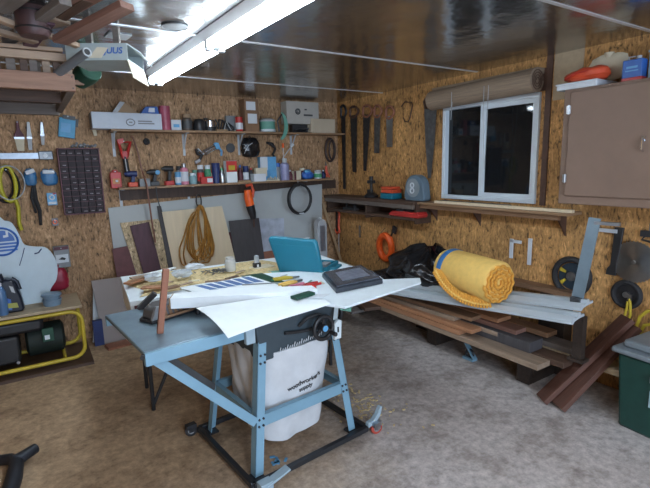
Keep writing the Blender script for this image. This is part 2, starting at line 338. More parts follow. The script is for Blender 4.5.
# ---------------------------------------------------------------- ceiling strip light, 8 ft, two tubes
L0 = (-2.385, -1.0); L1 = (-2.385, -3.44)
t = thing('strip_light', 'long white twin-tube fluorescent strip light fixed to the foil ceiling', 'ceiling light', (L0[0], L0[1], ZC-.004), 0)
t.rotation_euler.z = RAD(2.0)
ln = L0[1]-L1[1]
g = G(); g.prism([(-.065, 0), (.065, 0), (.05, -.05), (-.05, -.05)], -ln); 
g.build('housing', mat('lamp housing', (.72,.76,.8), .4, var=.03), t)
tube_m = mat('tube glow', (.9,.95,1), .5, var=0, emit=((.80,.91,1.0), 30))
for sx in (-.035, .035):
    for k in range(2):
        y0 = -.02 - k*(ln/2); g = G(); g.cyl((sx, y0, -.078), (sx, y0-ln/2+.05, -.078), .017, seg=12); g.build('fluorescent_tube', tube_m, t)
for y in (-.008, -ln/2-.0, -ln+.008):
    g = G()
    g.b2((-.053, y-.02, -.085), (.053, y+.02, -.048)); g.prism([(-.053,-.103),(-.017,-.103),(-.012,-.085),(.012,-.085),(.017,-.103),(.053,-.103),(.053,-.085),(-.053,-.085)], .04, y-.02)
    g.build('lamp_holder', 'white', t, .003)
# round hole cut in the ceiling foil
p = onz(175, 26, ZC); g = G(); g.cyl((0,0,-.006), (0,0,-.002), .065, seg=28); t = thing('ceiling_cover', 'dark round cover plate on the foil ceiling beside the strip light', 'cover plate', (p.x, p.y, ZC), 0)
g.build('plate', 'dark grey', t); g = G(); g.ring((0,0,-.005), .067, .004, 'z'); g.build('rim', 'dull steel', t)

# ================================================================ right wall
def rloc(x, y, o=0.): p = onr(x, y, o); return (p.x, p.y, p.z)
# rolled blind over the window
a, b = onr(432, 101, .10), onr(537, 80, .10)
t = thing('rolled_blind', 'rolled up brown bamboo blind hanging above the window', 'blind', (a.x, a.y, a.z))
d = b - a; g = G(); g.cyl((0,0,0), d, .085, seg=24); g.build('roll', 'bamboo', t)
sp = []
for i in range(50):
    r_ = .078*(1-i/60); an = i*.45; sp.append((d.x+r_*math.cos(an)*.9, d.y-.004, d.z+r_*math.sin(an)))
g = G(); g.tube(sp, .003, 5); g.build('rolled_end', 'leather brown', t)
g = G(); g.b2((.0, d.y, .07), (.097, 0, .11)); g.build('headrail', 'bamboo', t)
for f in (.30, .62, .66):
    g = G(); zz = -.62 if f > .6 else -.05; x0 = -.088
    g.tube([(x0, d.y*f, .03), (x0-.002, d.y*f, -.2), (x0+.01, d.y*(f+(.02 if f == .62 else -.02 if f == .66 else 0)), zz)], .0025, 5); g.build('pull_cord', 'light grey', t)
# long shelf under the window
p0 = onr(431, 206, .16); z = 1.225
t = thing('window_shelf', 'long thin pine shelf board fixed under the window', 'shelf', (0, -1.58, z), RW)
g = G(); g.b2((0, -.19, -.022), (1.48, 0, 0)); g.build('board', 'shelf pine', t, .003)
g = G(); g.b2((.02, -.16, -.06), (1.40, -.13, -.022)); g.build('stiffener', 'brown board', t)
for x in (.09, .60, 1.36):
    g = G(); g.prism([(-.0, -.022), (-.14, -.022), (-.13, -.032), (-.02, -.16), (0, -.19)], .012, x, 'yz'); g.build('bracket', 'leather brown', t)
# things on the window shelf
g = G(); g.box((.36, -.11, .012), (.72, .07, .022)); solo('trim_stick', g, 'dark board', 'dark brown stick of trim lying on the window shelf', 'wood strip', (0, -1.82, z), RW)
g = G(); g.box((.10, -.155, .012), (1.28, .035, .022)); o = solo('pine_strip', g, 'pale plywood', 'pale pine strip along the front edge of the window shelf', 'wood strip', (0, -2.34, z), RW)
# hand saws hanging in a row
def handsaw(name, px, y0, y1, wtop, wbot, label, blade, grip, tilt=0., hl=.13):
    a, b = onr(px, y0, .03), onr(px, y1, .03); h = a.z-b.z
    t = thing(name, label, 'saw', (-.03, a.y, a.z), 0, 'saws hanging on the right wall', rot=(0, 0, RW)); 
    t.rotation_euler = (0, RAD(tilt), RW)
    g = G(); n = 26; L_ = h-hl*.8
    pl = [(-wtop/2, -hl*.7), (wtop/2, -hl*.7), (wbot/2, -h)]
    pl += [(-wbot/2 - (.0035 if i % 2 else 0) - (wtop-wbot)/2*(i/n), -h + (h-hl*.7)*i/n) for i in range(n)]
    g.prism(pl, .0025, -.001); g.build('blade', blade, t)
    g = G(); w2 = max(wtop*.62, .045)
    pts = [(w2*math.cos(2*PI*i/18)*(1+.18*math.cos(6*PI*i/18)), -hl*.42+hl*.48*math.sin(2*PI*i/18)) for i in range(18)]
    g.tube([(x, -.001, zz) for x, zz in pts], .013, 8, True); g.build('handle', grip, t)
    g = G(); g.cyl((0, .03, -.01), (0, -.025, -.01), .004, seg=8); g.build('hanging_nail', 'steel', t)
    return t
handsaw('long_saw', 343, 106, 189, .085, .05, 'longest dark saw with a black grip, nearest the corner of the room', 'dark steel', 'black', 0, .16)
handsaw('hand_saw', 353.5, 107, 172, .13, .07, 'dark handsaw with a brown grip, hanging right beside the longest saw', 'dark steel', 'leather brown', 0)
handsaw('hand_saw', 367, 106, 171, .13, .05, 'tilted handsaw with a slim dark blade, middle of the row of saws', 'dark steel', 'stick red brown', 4)
handsaw('hand_saw', 377.5, 106, 153, .10, .085, 'short wide-bladed dark handsaw, between the tilted saw and the bright one', 'dull steel', 'stick red brown', 2)
handsaw('hand_saw', 389.5, 107, 147, .10, .085, 'short saw with a bright steel blade beside the wire frame', 'steel', 'stick red brown', 0)
a = onr(406, 112, .02); g = G(); g.tube([(-.07,0,.06), (-.02,0,.10), (.08,0,.085), (.09,0,.05), (.06,0,-.06), (.03,0,-.10), (-.02,0,-.09), (-.04,0,-.05)], .006, 6, False)
solo('wire_frame', g, 'leather brown', 'bent wire frame saw hanging right of the bright saw', 'wire frame', tuple(a), RW)
a, b = onr(430, 106, .03), onr(431, 178, .03); h = a.z-b.z
t = thing('ripsaw', 'big tapered handsaw hanging beside the left edge of the window', 'saw', tuple(a), RW)
g = G(); g.prism([(-.075, -.02), (.085, -.02), (.06, -h*.55), (.022, -h), (-.015, -h), (-.055, -h*.5)], .003, 0); g.build('blade', 'dull steel', t)
g = G(); g.cyl((0,-.02,-.04),(0,.029,-.04),.004, seg=8); g.build('hanging_nail', 'steel', t)
g = G(); g.tube([(-.055, 0, -.02), (-.075, 0, .05), (-.04, 0, .085), (.02, 0, .09), (.06, 0, .05), (.05, 0, 0)], .014, 8); g.build('handle', 'leather brown', t)
# wooden tool rack under the saws, two levels
t = thing('tool_rack', 'dark brown two-tier wooden tool shelf under the row of saws', 'shelf', (0, -.02, 1.23), RW)
g = G(); g.b2((0, -.24, -.035), (1.58, 0, 0)); g.build('top_board', 'dark board', t, .003)
g = G(); g.b2((.02, -.22, -.19), (1.56, 0, -.16)); g.build('lower_board', 'dark board', t, .003)
g = G(); g.b2((.02, -.24, -.075), (1.57, -.215, -.035)); g.build('front_strip', 'grey board', t)
for x in (.0, .78, 1.55):
    g = G(); g.b2((x, -.2, -.22), (x+.025, -.0, -.035)); g.build('upright', 'dark board', t)
g = G(); g.b2((.02, -.02, -.16), (1.56, 0, -.035)); g.build('back_board', 'dark board', t)
# things on the rack
def onrack(px): return onr(px, 192, .12).y
y = onr(372, 190, .12).y
t = thing('bar_clamp', 'black cast tool standing upright on the dark tool shelf', 'tool', (-.13, y, 1.23), RW)
g = G(); g.lathe([(.075,0),(.08,.02),(.05,.045),(.03,.055)], seg=20); g.build('base', 'black', t)
g = G(); g.cyl((0,0,.05), (0,0,.17), .016); g.box((0,0,.17), (.11,.03,.035)); g.cyl((0,0,.18), (0,0,.23), .022); g.build('screw', 'black', t)
g = G(); g.box((-.02,0,.06), (.06,.04,.05)); g.build('jaw', 'black', t)
y = onr(391, 190, .12).y
t = thing('tool_case', 'small case with orange-red lid and teal base on the dark tool shelf', 'case', (-.12, y, 1.23), RW)
g = G(); g.box((0,0,.03), (.19,.14,.06)); g.build('base', 'teal', t, .008)
g = G(); g.prism([(-.09,.062),(.09,.062),(.10,.10),(-.08,.10)], .13, -.065); g.build('lid', 'orange red', t, .006)
g = G(); g.b2((-.085,-.07,.105), (.09,.05,.128)); g.build('tray', 'orange red', t, .006)
y = onr(416, 190, .12).y
t = thing('saw_blade_case', 'blue-grey rounded case with a printed disc, right end of the dark tool shelf', 'case', (-.12, y, 1.23), RW)
prof = [(-.12,0),(.13,0),(.14,.03)] + arc(.0, .125, .125, 5, 175, 14) + [(-.135,.04)]
g = G(); g.prism(prof, .09, -.03); g.build('shell', mat('blue grey', (.12,.18,.23), .45, var=.1), t, .008)
g = G(); g.cyl((-.01,-.031,.125), (-.01,-.036,.125), .09, seg=30); g.build('disc', mat('disc grey', (.25,.29,.31), .4, var=.1), t)
g = G(); g.ring((-.015,-.038,.15), .022, .007, 'y', 16, 6); g.ring((-.015,-.038,.098), .024, .007, 'y', 16, 6); g.cyl((-.022,-.038,.14), (-.03,-.038,.105), .006); g.build('printed_mark', 'white', t)
# lower level
y = onr(409, 215, .14).y
t = thing('tool_tray', 'flat red plastic tool case on the lower level of the dark tool shelf', 'case', (-.13, y, 1.07), RW)
g = G(); g.prism([(-.21,0),(.20,0),(.215,.03),(.19,.055),(-.17,.05),(-.22,.02)], .13, -.09); g.build('body', 'red', t, .008)
g = G(); g.b2((-.13,-.06,.05), (-.05,.0,.068)); g.cyl((-.02,-.03,.055), (.09,-.03,.06), .012); g.build('drill_bits', 'dark grey', t)
y = onr(347, 212, .2).y
t = thing('hand_plane', 'small black hand plane on the left end of the dark tool shelf', 'hand plane', (-.16, y-.02, 1.07), RW)
g = G(); g.b2((-.12,-.03,0), (.12,.03,.03)); g.build('sole', 'black', t, .004)
g = G(); g.lathe([(.014,0),(.02,.025),(.01,.035)], (.08,0,.03)); g.build('knob', 'black', t); g = G(); g.tube([(-.07,0,.03),(-.085,0,.06),(-.06,0,.075)], .01); g.build('handle', 'black', t)
# orange C-shaped tool hanging at the corner end
a = onr(334, 221, .06)
t = thing('bow_saw', 'orange framed bow saw hanging in the corner by the tool shelf', 'saw', (-.07, -.035, a.z), RW)
g = G(); g.tube([(-.02,0,.13),(.05,0,.14),(.07,0,.10),(.05,0,-.06),(.07,0,-.12),(.02,0,-.15),(-.02,0,-.1)], .014, 8); g.build('frame', 'orange red', t)
g = G(); g.b2((.01,-.012,-.12), (.03,.0,.13)); g.build('blade', 'black', t)
g = G(); g.tube([(.05,.0,-.15),(.045,0,-.3),(.06,0,-.42),(.04,0,-.55)], .004, 5); g.build('cord', 'light grey', t)
# orange line reel hanging below the rack
a = onr(386, 247, .05)
t = thing('cord_reel', 'flat orange ring reel hanging below the dark tool shelf', 'reel', (-.06, a.y, a.z), RW); t.rotation_euler = (RAD(8), RAD(22), RW); t.scale = (1.1, 1.1, 1.25)
g = G(); pr = []
g.ring((0,0,0), .098, .032, 'y', 32, 10, 1.12); g.build('ring', 'orange', t)
g = G(); g.tube([(.03,.02,.12),(.05,.03,.2),(.075,.03,.22)], .008, 6); g.box((.06,.03,.2), (.05,.02,.06)); g.build('hook', 'black', t)
g = G(); g.tube([(-.07,0,-.1),(-.06,.0,-.16),(-.075,0,-.19)], .003, 5); g.build('cord_end', 'black', t); g = G(); g.tube([(-.1,0,.02),(-.1,0,.1),(-.05,0,.17)], .003, 5); g.build('cord_end', 'black', t)
a = onr(359, 230, .02); g = G(); g.b2((-.01,-.012,-.09), (.01,0,.03)); g.cyl((0,-.012,.04),(0,.0,.04),.014)
solo('wall_hook', g, 'steel', 'thin steel hook on the wall below the dark tool shelf', 'hook', (-.002, a.y, a.z), RW)
for px, dz, lb in ((512, 0, 'left one of the two white angle brackets below the window shelf'), (530.5, -.05, 'right one of the two white angle brackets below the window shelf')):
    a = onr(px, 246, .02); g = G()
    g.b2((-.015,-.012,-.10+dz), (.015,-.002,.06)); 
    if dz == 0: g.b2((-.012,-.012,.03), (.09,-.004,.055))
    g.cyl((0,-.014,.03), (0,-.002,.03), .006, seg=8); g.cyl((0,-.014,-.06), (0,-.002,-.06), .006, seg=8)
    solo('shelf_bracket', g, 'white', lb, 'bracket', tuple(a), RW, 'angle brackets on the right wall')
# wall cabinet
cz0, cz1 = 1.30, 2.04; cyl_ = onr(556, 205, .3).y
t = thing('wall_cabinet', 'large brown painted wall cabinet with one plain door, right of the window', 'cabinet', (0, cyl_, 0), RW)
W_ = 1.1
g = G(); g.b2((0, -.28, cz0), (W_, 0, cz1)); g.build('body', 'cabinet brown', t, .004)
g = G(); g.b2((.05, -.30, cz0+.055), (W_-.05, -.281, cz1-.02)); dr = g.build('door', 'cabinet brown', t, .004)
for zz in (cz0+.17, cz1-.13):
    g = G(); g.b2((.035, -.306, zz-.025), (.06, -.29, zz+.025)); g.cyl((.05,-.306,zz-.028), (.05,-.306,zz+.028), .006); g.build('hinge', 'steel', dr)
g = G(); g.tube([(.50,-.303,1.70),(.50,-.325,1.69),(.50,-.325,1.64),(.50,-.303,1.63)], .006); g.box((.50,-.306,1.70), (.02,.008,.03)); g.build('door_latch', 'chrome', dr)
# on the cabinet
zt = cz1
a = onr(585, 80, .2)
g = G(); g.b2((-.17,-.16,0), (.20,.12,.028)); g.b2((-.15,-.14,.028), (.18,.10,.034))
def cabx(px): return cyl_ - onr(px, 80, .25).y
x0, x1 = cabx(549)+.0, cabx(614)
t = thing('plastic_tray', 'shallow white plastic tray on top of the brown cabinet', 'tray', (-.02, cyl_, zt), RW)
g = G(); g.b2((-.06,-.26,.0), (.20,-.02,.035)); g.build('base', 'white', t, .008)
g = G(); g.tube([(-.06,-.26,.037),(.20,-.26,.037),(.20,-.02,.037),(-.06,-.02,.037)], .006, 6, True); g.build('rim', 'white', t)
t = thing('orange_bag', 'orange-red soft plastic bag lying in the white tray on the cabinet', 'bag', (-.02, cyl_, zt+.045), RW)
def sack(w, d, h, seed, n=14, m=10):
    rnd = random.Random(seed); ph = [rnd.uniform(0, 6) for _ in range(8)]
    def fn(u, v):
        th = 2*PI*u; f = math.sin(PI*v)**.45; wob = 1+.10*math.sin(3*th+ph[0]+4*v)+.06*math.sin(7*th+ph[1])+.05*math.sin(9*v*PI+ph[2])
        return (w/2*math.cos(th)*f*wob, d/2*math.sin(th)*f*wob, h*(.5-.5*math.cos(PI*v))*(1+.07*math.sin(5*th+ph[3])))
    return fn
def closed(g, fn, n, m):
    R_ = [[g._v(fn(i/n, (j+.3)/(m+.6))) for i in range(n)] for j in range(m+1)]
    for a_, b_ in zip(R_, R_[1:]):
        for i in range(n): g._f([a_[i], a_[(i+1) % n], b_[(i+1) % n], b_[i]])
    g._f(R_[0][::-1]); g._f(R_[-1]); return g
g = G(); g.M = Matrix.Translation((.085,-.14,0)); closed(g, lambda u, v: (lambda p: (p[0], p[1], p[2]*(1+.8*p[0])))(sack(.27,.2,.085,3)(u, v)), 24, 10); g.build('bag', 'orange red', t, smooth=60)
g = G(); g.tube([(-.04,-.2,.03),(.05,-.245,.05),(.15,-.23,.06)], .004, 5); g.build('drawstring', 'red', t)
t = thing('foam_lump', 'pale rounded sack behind the orange bag on the cabinet', 'sack', (-.05, cyl_-.03, zt+.0), RW)
g = G(); g.M = Matrix.Translation((.12,-.005,.05)); closed(g, sack(.24,.05,.16,5), 20, 10); g.build('sack', 'cream', t, smooth=60)
g = G(); g.cyl((.12,-.005,.18),(.12,-.005,.225),.015,.03); g.build('tied_neck', 'cream', t)
a = onr(633, 60, .2)
t = thing('paint_can', 'rectangular blue solvent can with a red base band on the cabinet', 'can', (-.17, a.y, zt), RW)
g = G(); g.box((0,0,.065), (.11,.07,.13)); g.build('body', 'blue', t, .006)
g = G(); g.box((0,0,.014), (.113,.073,.028)); g.build('red_band', 'red', t, .004)
g = G(); g.cyl((.02,0,.13),(.02,0,.15),.014); g.tube([(-.04,0,.13),(-.035,0,.15),(.0,0,.15)], .004, 6); g.build('cap', 'light grey', t)
g = G(); g.box((0,-.036,.085), (.06,.002,.012)); g.box((0,-.036,.065), (.07,.002,.006)); g.build('print', 'light blue', t)
t = thing('storage_box', 'light blue box on the cabinet behind the blue solvent can', 'box', (-.09, a.y-.13, zt), RW)
g = G(); g.box((0,0,.08), (.13,.13,.16)); g.build('box', mat('pale blue', (.3,.42,.48), .5), t, .006); g = G(); g.box((0,0,.167), (.14,.14,.014)); g.build('lid', 'pale blue', t, .004)
# ---- below the cabinet, right end of the wall
def hang(px, py, o=.0): p = onr(px, py, o); return (-o-.001, p.y, p.z)
# big black pulley disc with yellow spokes
def cyl_y(g, c, r, y0, y1, seg=32): return g.cyl((c[0], y0, c[1]), (c[0], y1, c[1]), r, seg=seg)
t = thing('belt_pulley', 'black disc with yellow painted spokes on the wall behind the steel leg', 'disc', hang(573, 276), RW)
g = G(); g.ring((0,-.02,0), .128, .022, 'y', 36, 8); g.build('rim', 'black rubber', t)
g = G(); cyl_y(g, (0,0), .10, -.015, 0); g.build('web', mat('dark blue grey', (.02,.035,.05), .4), t)
for a_ in (150, 215, 330, 35):
    g = G(); c_, s_ = math.cos(RAD(a_)), math.sin(RAD(a_)); g.prism([(c_*.05-s_*.006, s_*.05+c_*.006), (c_*.095-s_*.02, s_*.095+c_*.02), (c_*.10+s_*.008, s_*.10-c_*.008), (c_*.055+s_*.01, s_*.055-c_*.01)], .006, -.022)
    g.build('spoke_paint', 'yellow', t)
g = G(); cyl_y(g, (0,0), .035, -.03, 0, 20); g.build('hub', 'dull steel', t)
t = thing('circular_saw_blade', 'large shiny steel circular saw blade hanging at the right edge of the wall', 'saw blade', hang(634, 262, .02), RW)
R0 = .14; g = G(); n = 40; g.prism([((R0 if i % 2 else R0-.008)*math.cos(2*PI*i/(2*n)), (R0 if i % 2 else R0-.008)*math.sin(2*PI*i/(2*n))) for i in range(2*n)], .004, -.004); 
bm_ = mat('brushed blade', (.35,.36,.37), .28, 1., var=.1); bm_.node_tree.nodes['Principled BSDF'].inputs['Anisotropic'].default_value = .8
tg = bm_.node_tree.nodes.new('ShaderNodeTangent'); tg.direction_type = 'RADIAL'; tg.axis = 'Y'; bm_.node_tree.links.new(tg.outputs[0], bm_.node_tree.nodes['Principled BSDF'].inputs['Tangent'])
g.build('blade', bm_, t)
g = G(); cyl_y(g, (0,0), .012, -.012, 0, 12); g.build('arbor_bolt', 'steel', t)
t = thing('sanding_disc', 'smaller black round disc hanging below the steel saw blade', 'disc', hang(628, 294, .0), RW)
g = G(); g.ring((0,-.02,0), .082, .018, 'y', 30, 8); g.build('rim', 'black rubber', t); g = G(); cyl_y(g, (0,0), .075, -.02, 0); g.build('face', 'black', t); g = G(); cyl_y(g, (0,0), .02, -.035, 0, 14); g.build('hub', 'steel', t)
t = thing('pliers', 'yellow-handled tool hanging in front of the small black disc', 'pliers', hang(629, 306, .06), RW)
g = G(); g.tube([(0,0,.05),(.008,0,.0),(.012,0,-.06),(.0,0,-.10)], .009, 8); g.tube([(-.01,0,.03),(-.012,0,-.02),(-.02,0,-.07)], .008, 8); g.build('handle', 'yellow', t)
g = G(); g.cyl((0,-.01,.07),(0,.058,.07),.003, seg=8); g.build('hanging_nail', 'steel', t)
g = G(); g.b2((-.012,-.006,.04), (.012,.006,.08)); g.build('jaw', 'steel', t)
g = G(); g.prism([(-.02,.19),(.035,.19),(.022,.02),(.01,-.06),(.01,-.14),(-.055,-.14),(-.05,-.10),(-.03,-.07)], .02, -.02)
t = thing('black_level', 'black narrow hanging tool left of the steel saw blade', 'tool', hang(617, 255, .01), RW)
g.build('frame', 'black', t, .003); g = G(); g.b2((-.12,-.028,.15), (.0,-.018,.175)); g.build('arm', 'light grey', t)
t = thing('clamp', 'black clamp hanging high at the right edge, above the saw blade', 'clamp', hang(647, 232, .02), RW)
g = G(); g.b2((-.03,-.02,-.03),(.06,0,.01)); g.tube([(.0,-.01,-.02),(-.02,-.01,-.05),(.03,-.01,-.06)], .008); g.build('body', 'black', t); g = G(); g.cyl((.02,-.01,-.0),(.02,-.01,.06),.006); g.build('screw', 'dull steel', t)
# diagonal grey steel leg (folded stand) rising from the siding to the window shelf
a, b = onr(595, 218, .33), onr(577, 300, .42)
t = thing('steel_channel', 'grey-blue steel channel standing aslant under the end of the window shelf', 'metal channel', tuple(b))
g = G(); d = a-b; g.beam((0,0,0), d, .075, .006, (1,0,0)); g.beam(Vector((.02,.034,0)), d+Vector((.02,.034,0)), .006, .04, (1,0,0)); g.build('channel', mat('channel grey', (.19,.26,.31), .45, .3, var=.1), t)
g = G(); g.beam(d+Vector((0,0,-.03)), d+Vector((.02,-.14,-.03)), .03, .02); g.build('cross_arm', 'galvanised', t)
g = G(); g.b2((-.03,-.03,-.02),(.03,.03,.02)); g.build('foot', 'dark grey', t)
# ================================================================ lumber along the right wall
def board(name, p0, p1, w, h, m, label, cat='board', group=None, roll=0):
    """plank between two end points (world), its length on local x"""
    p0, p1 = Vector(p0), Vector(p1); d = p1-p0; L_ = d.length
    g = G(); g.b2((0, -w/2, 0), (L_, w/2, h))
    o = g.build(name, m, None, .002); o.location = p0
    yaw = math.atan2(d.y, d.x); pit = -math.asin(d.z/L_); o.rotation_euler = (roll, pit, yaw)
    return tag(o, label, cat, group)
GP = 'boards stacked on the floor along the right wall'
for i, (y, lb) in enumerate(((-.95, 'far'), (-2.05, 'middle'), (-2.95, 'near'))):
    g = G(); g.b2((-.08, -.05, 0), (.30, .05, .25)); g.b2((-.04,-.055,.05),(.26,.055,.20))
    solo('support_block', g, 'dark floor board', 'dark support block under the boards, %s one along the right wall' % lb, 'block', (-.36, y, 0), 0, 'support blocks under the boards')
zb = .25
board('lumber_plank', (-.60, -.9, zb), (-.60, -3.20, zb), .14, .038, 'pile tan', 'longest tan plank, outermost at the bottom of the board stack', group=GP)
board('lumber_plank', (-.44, -1.0, zb), (-.44, -3.28, zb), .14, .038, 'dark board', 'dark plank end beside the outermost tan plank in the bottom layer', group=GP)
board('lumber_plank', (-.26, -.8, zb), (-.26, -3.55, zb), .18, .038, 'tan plywood', 'pale board in the bottom layer reaching furthest right', group=GP)
z1 = zb+.04
board('lumber_plank', (-.62, -.85, z1), (-.61, -2.55, z1), .12, .038, 'reddish pine', 'reddish plank of the second layer ending below the yellow foam', group=GP)
board('lumber_plank', (-.47, -1.5, z1), (-.47, -3.06, z1), .15, .075, 'charcoal board', 'thick charcoal beam in the middle of the board stack', group=GP)
board('lumber_plank', (-.28, -1.2, z1), (-.27, -3.40, z1), .14, .036, 'pile grey', 'grey weathered plank in the second layer near the wall', group=GP)
z2 = z1+.04
board('lumber_plank', (-.63, -.8, z2), (-.60, -2.66, z2), .11, .030, 'reddish pine', 'narrow reddish plank on top of the outer side of the stack', group=GP)
z3 = z1+.078
board('lumber_plank', (-.46, -.9, z3), (-.44, -2.92, z3), .12, .032, 'pile red', 'red-brown plank lying on the charcoal beam', group=GP)
board('lumber_plank', (-.30, -1.1, z3), (-.32, -3.08, z3+.0), .12, .034, 'brown board', 'brown plank of the top layer nearest the wall', group=GP)
board('lumber_plank', (-.62, -.75, z2+.033), (-.56, -2.45, z2+.033), .12, .032, 'pile tan', 'uppermost tan plank showing under the white siding, left part', group=GP)
board('wall_plank', (-.06, -1.6, .60), (-.04, -3.10, .60), .12, .04, 'brown board', 'brown plank lying against the wall behind the white siding', group=None)
g = G(); g.b2((-.12, -.10, 0), (.05,.10,.60)); solo('support_crate', g, 'dark floor board', 'dark upright block hidden behind the siding against the wall', 'block', (-.12, -1.75, .0), 0)
g = G(); g.b2((-.06, -.10, 0), (.05,.10,.60)); solo('support_crate', g, 'dark floor board', 'dark upright block under the near end of the wall plank', 'block', (-.06, -2.95, .0), 0)
board('lumber_plank', (-.53, -1.1, z2+.0), (-.52, -2.80, z2+.0), .055, .034, 'pile tan', 'thin tan plank standing between the reddish planks and the charcoal beam', group=GP)
board('lumber_plank', (-.60, -.9, z2+.068), (-.53, -2.60, z2+.068), .13, .03, 'brown board', 'brown plank directly below the white siding, uppermost of the left part', group=GP)
board('lumber_plank', (-.40, -1.0, z3+.036), (-.40, -2.75, z3+.036), .16, .03, 'reddish pine', 'reddish wide plank just under the near half of the siding', group=GP)
# grey dark boards at the left end
board('floor_board', (-.30, -.10, .26), (-.72, -1.62, .26), .22, .03, 'dark board', 'dark board lying past the left end of the board stack', group=GP)
board('floor_board', (-.14, -.12, .36), (-.40, -1.5, .36), .10, .05, 'tan plywood', 'tan board edge lying behind the white panel near the corner', group=None)
board('floor_board', (-.74, -.35, .20), (-.80, -1.45, .20), .14, .025, 'pile grey', 'grey board at the far left of the board stack', group=GP)
g = G(); g.b2((-.2,-.12,0),(.2,.12,.255)); solo('support_block', g, 'dark floor board', 'dark support block at the corner end of the boards', 'block', (-.5, -.5, 0), 0, 'support blocks under the boards')
# white vinyl siding pieces, tilting up to the right
def siding(p0, p1, w, label, name='vinyl_siding'):
    p0, p1 = Vector(p0), Vector(p1); d = p1-p0; L_ = d.length
    g = G(); prof = [(-w/2,0),(-w/2,.02),(-w*.3,.045),(-w*.28,.03),(0,.03),(0,.055),(w*.2,.055),(w*.22,.035),(w/2,.035),(w/2,.02),(w*.2,.02),(0,.018),(-w*.3,.012),(-w*.4,0)]
    g.prism(prof, L_, 0, 'yz'); o = g.build(name, 'sheet metal white', None); o.location = p0
    o.rotation_euler = (0, -math.asin(d.z/L_), math.atan2(d.y, d.x)); return tag(o, label, 'siding', 'white siding lengths')
siding((-.68, -1.52, .435), (-.56, -3.38, .61), .16, 'lower length of white siding lying over the board stack')
siding((-.56, -1.45, .465), (-.43, -3.36, .665), .17, 'upper length of white siding, under the yellow foam roll')
# props that carry the siding's high right end
g = G(); g.b2((-.025,-.03,0),(.025,.03,.30)); g.b2((-.04,-.05,0),(.04,.05,.02)); solo('prop_post', g, 'dark floor board', 'dark wooden prop under the high right end of the siding', 'post', (-.44, -3.33, .31), 0)
# blue plastic thing peeking from under
a = onz(470, 350, .08)
t = thing('caster_frame', 'small blue-grey metal bracket on the floor under the board stack', 'bracket', (a.x, a.y, 0)); g = G(); g.b2((-.03,-.05,.0),(.03,.05,.02)); g.beam((0,-.05,.02),(0,.04,.13),.04,.012); g.build('bracket', 'saw blue', t); g = G(); g.ring((.0,.0,.05), .035, .01, 'x', 16, 6); g.build('wheel', 'black', t)
# black garbage bag
t = thing('garbage_bag', 'glossy black garbage bag slumped between the white panel and the yellow foam', 'bag', (-.36, onr(432, 260, .36).y, .485))
BAGH = onr(428, 242, .36).z-.535
def bagfn(u, v):
    th = 2*PI*u; f = math.sin(PI*min(1, v*.93+.07))**.5
    wob = 1+.10*math.sin(5*th+6*v)+.07*math.sin(9*th-8*v+1)+.05*math.sin(13*th+15*v)+.04*math.sin(23*v+3*th)
    return (.27*math.cos(th)*f*wob, .40*math.sin(th)*f*wob+.10*(1-v), BAGH*v*(1+.09*math.sin(4*th+1)+.05*math.sin(11*th)))
g = G(); closed(g, bagfn, 48, 26); g.build('bag', 'bag plastic', t, smooth=80)
g = G(); closed(g, lambda u, v: (lambda p: (p[0]*.8-.05, p[1]*.7+.36, p[2]*.42-.05))(bagfn(u, v)), 40, 18); g.build('slumped_end', 'bag plastic', t, smooth=80)
# yellow egg-crate foam roll with a blue tape band
A = onr(443, 272, .62); B = onr(483, 285, .62)
A = onr(448, 269, .56)+Vector((0,0,.018)); B = A+Vector((-.07, -.53, -.012)); ax = (B-A).normalized()
t = thing('foam_roll', 'rolled yellow egg-crate foam mattress resting on the white siding', 'foam roll', tuple(A))
R_ = .152; Lr = (B-A).length
g = G(); g.lathe([(R_-.008, 0), (R_, .02), (R_, Lr-.02), (R_-.012, Lr-.004), (R_-.03, Lr-.006)], seg=44, ax=ax); g.build('foam_sheet', 'foam yellow', t, smooth=50)
xx = ax.cross(Vector((0,0,1))).normalized(); yy = ax.cross(xx)
g = G(); pts = []; n = 420
for i in range(n):
    f = i/n; th = f*2*PI*3.6; r_ = (R_-.013)*(1-.86*f); bump = .006*math.sin(th*13)
    pts.append(ax*(Lr+.002) + (xx*math.cos(th)+yy*math.sin(th))*(r_+bump))
g.tube(pts, .0105, 6); g.build('spiral_edge', 'foam orange', t, smooth=60)
g = G(); g.lathe([(.0, Lr-.02), (R_-.02, Lr-.02), (R_-.02, Lr-.012), (0, Lr-.012)], seg=30, ax=ax); g.build('gap_shade_disc', mat('foam gap shade', (.30,.13,.025), .9), t)  # dark disc paints the shade in the gaps between the foam turns
g = G(); g.lathe([(R_+.002, .04), (R_+.004, .045), (R_+.004, .085), (R_+.002, .09)], seg=44, ax=ax); g.build('blue_tape', mat('tape blue', (.03,.16,.42), .4), t)
cc = []
for k in range(26):
    f = k/25; th = RAD(0+72*f); s_ = .05+Lr*.85*f
    q = ax*s_ + (xx*math.cos(th)+yy*math.sin(th))*(R_+.010+.05*math.sin(PI*f)); cc.append(q)
g = G()
for k, q in enumerate(cc):
    th = RAD(0+72*(k/25)); rad = (xx*math.cos(th)+yy*math.sin(th)); tn = (-xx*math.sin(th)+yy*math.cos(th))
    g.cyl(q-rad*.035-tn*.03, q+rad*.024+tn*.02, .012, .009, 8)
g.build('ribbed_flap', 'foam orange', t, smooth=60)
g = G(); g.tube([q+Vector((0,0,.0)) for q in cc], .011, 8); g.build('flap_edge', 'foam yellow', t, smooth=60)
t['label'] = 'rolled yellow egg-crate foam mattress with a blue tape band, resting on the white siding'
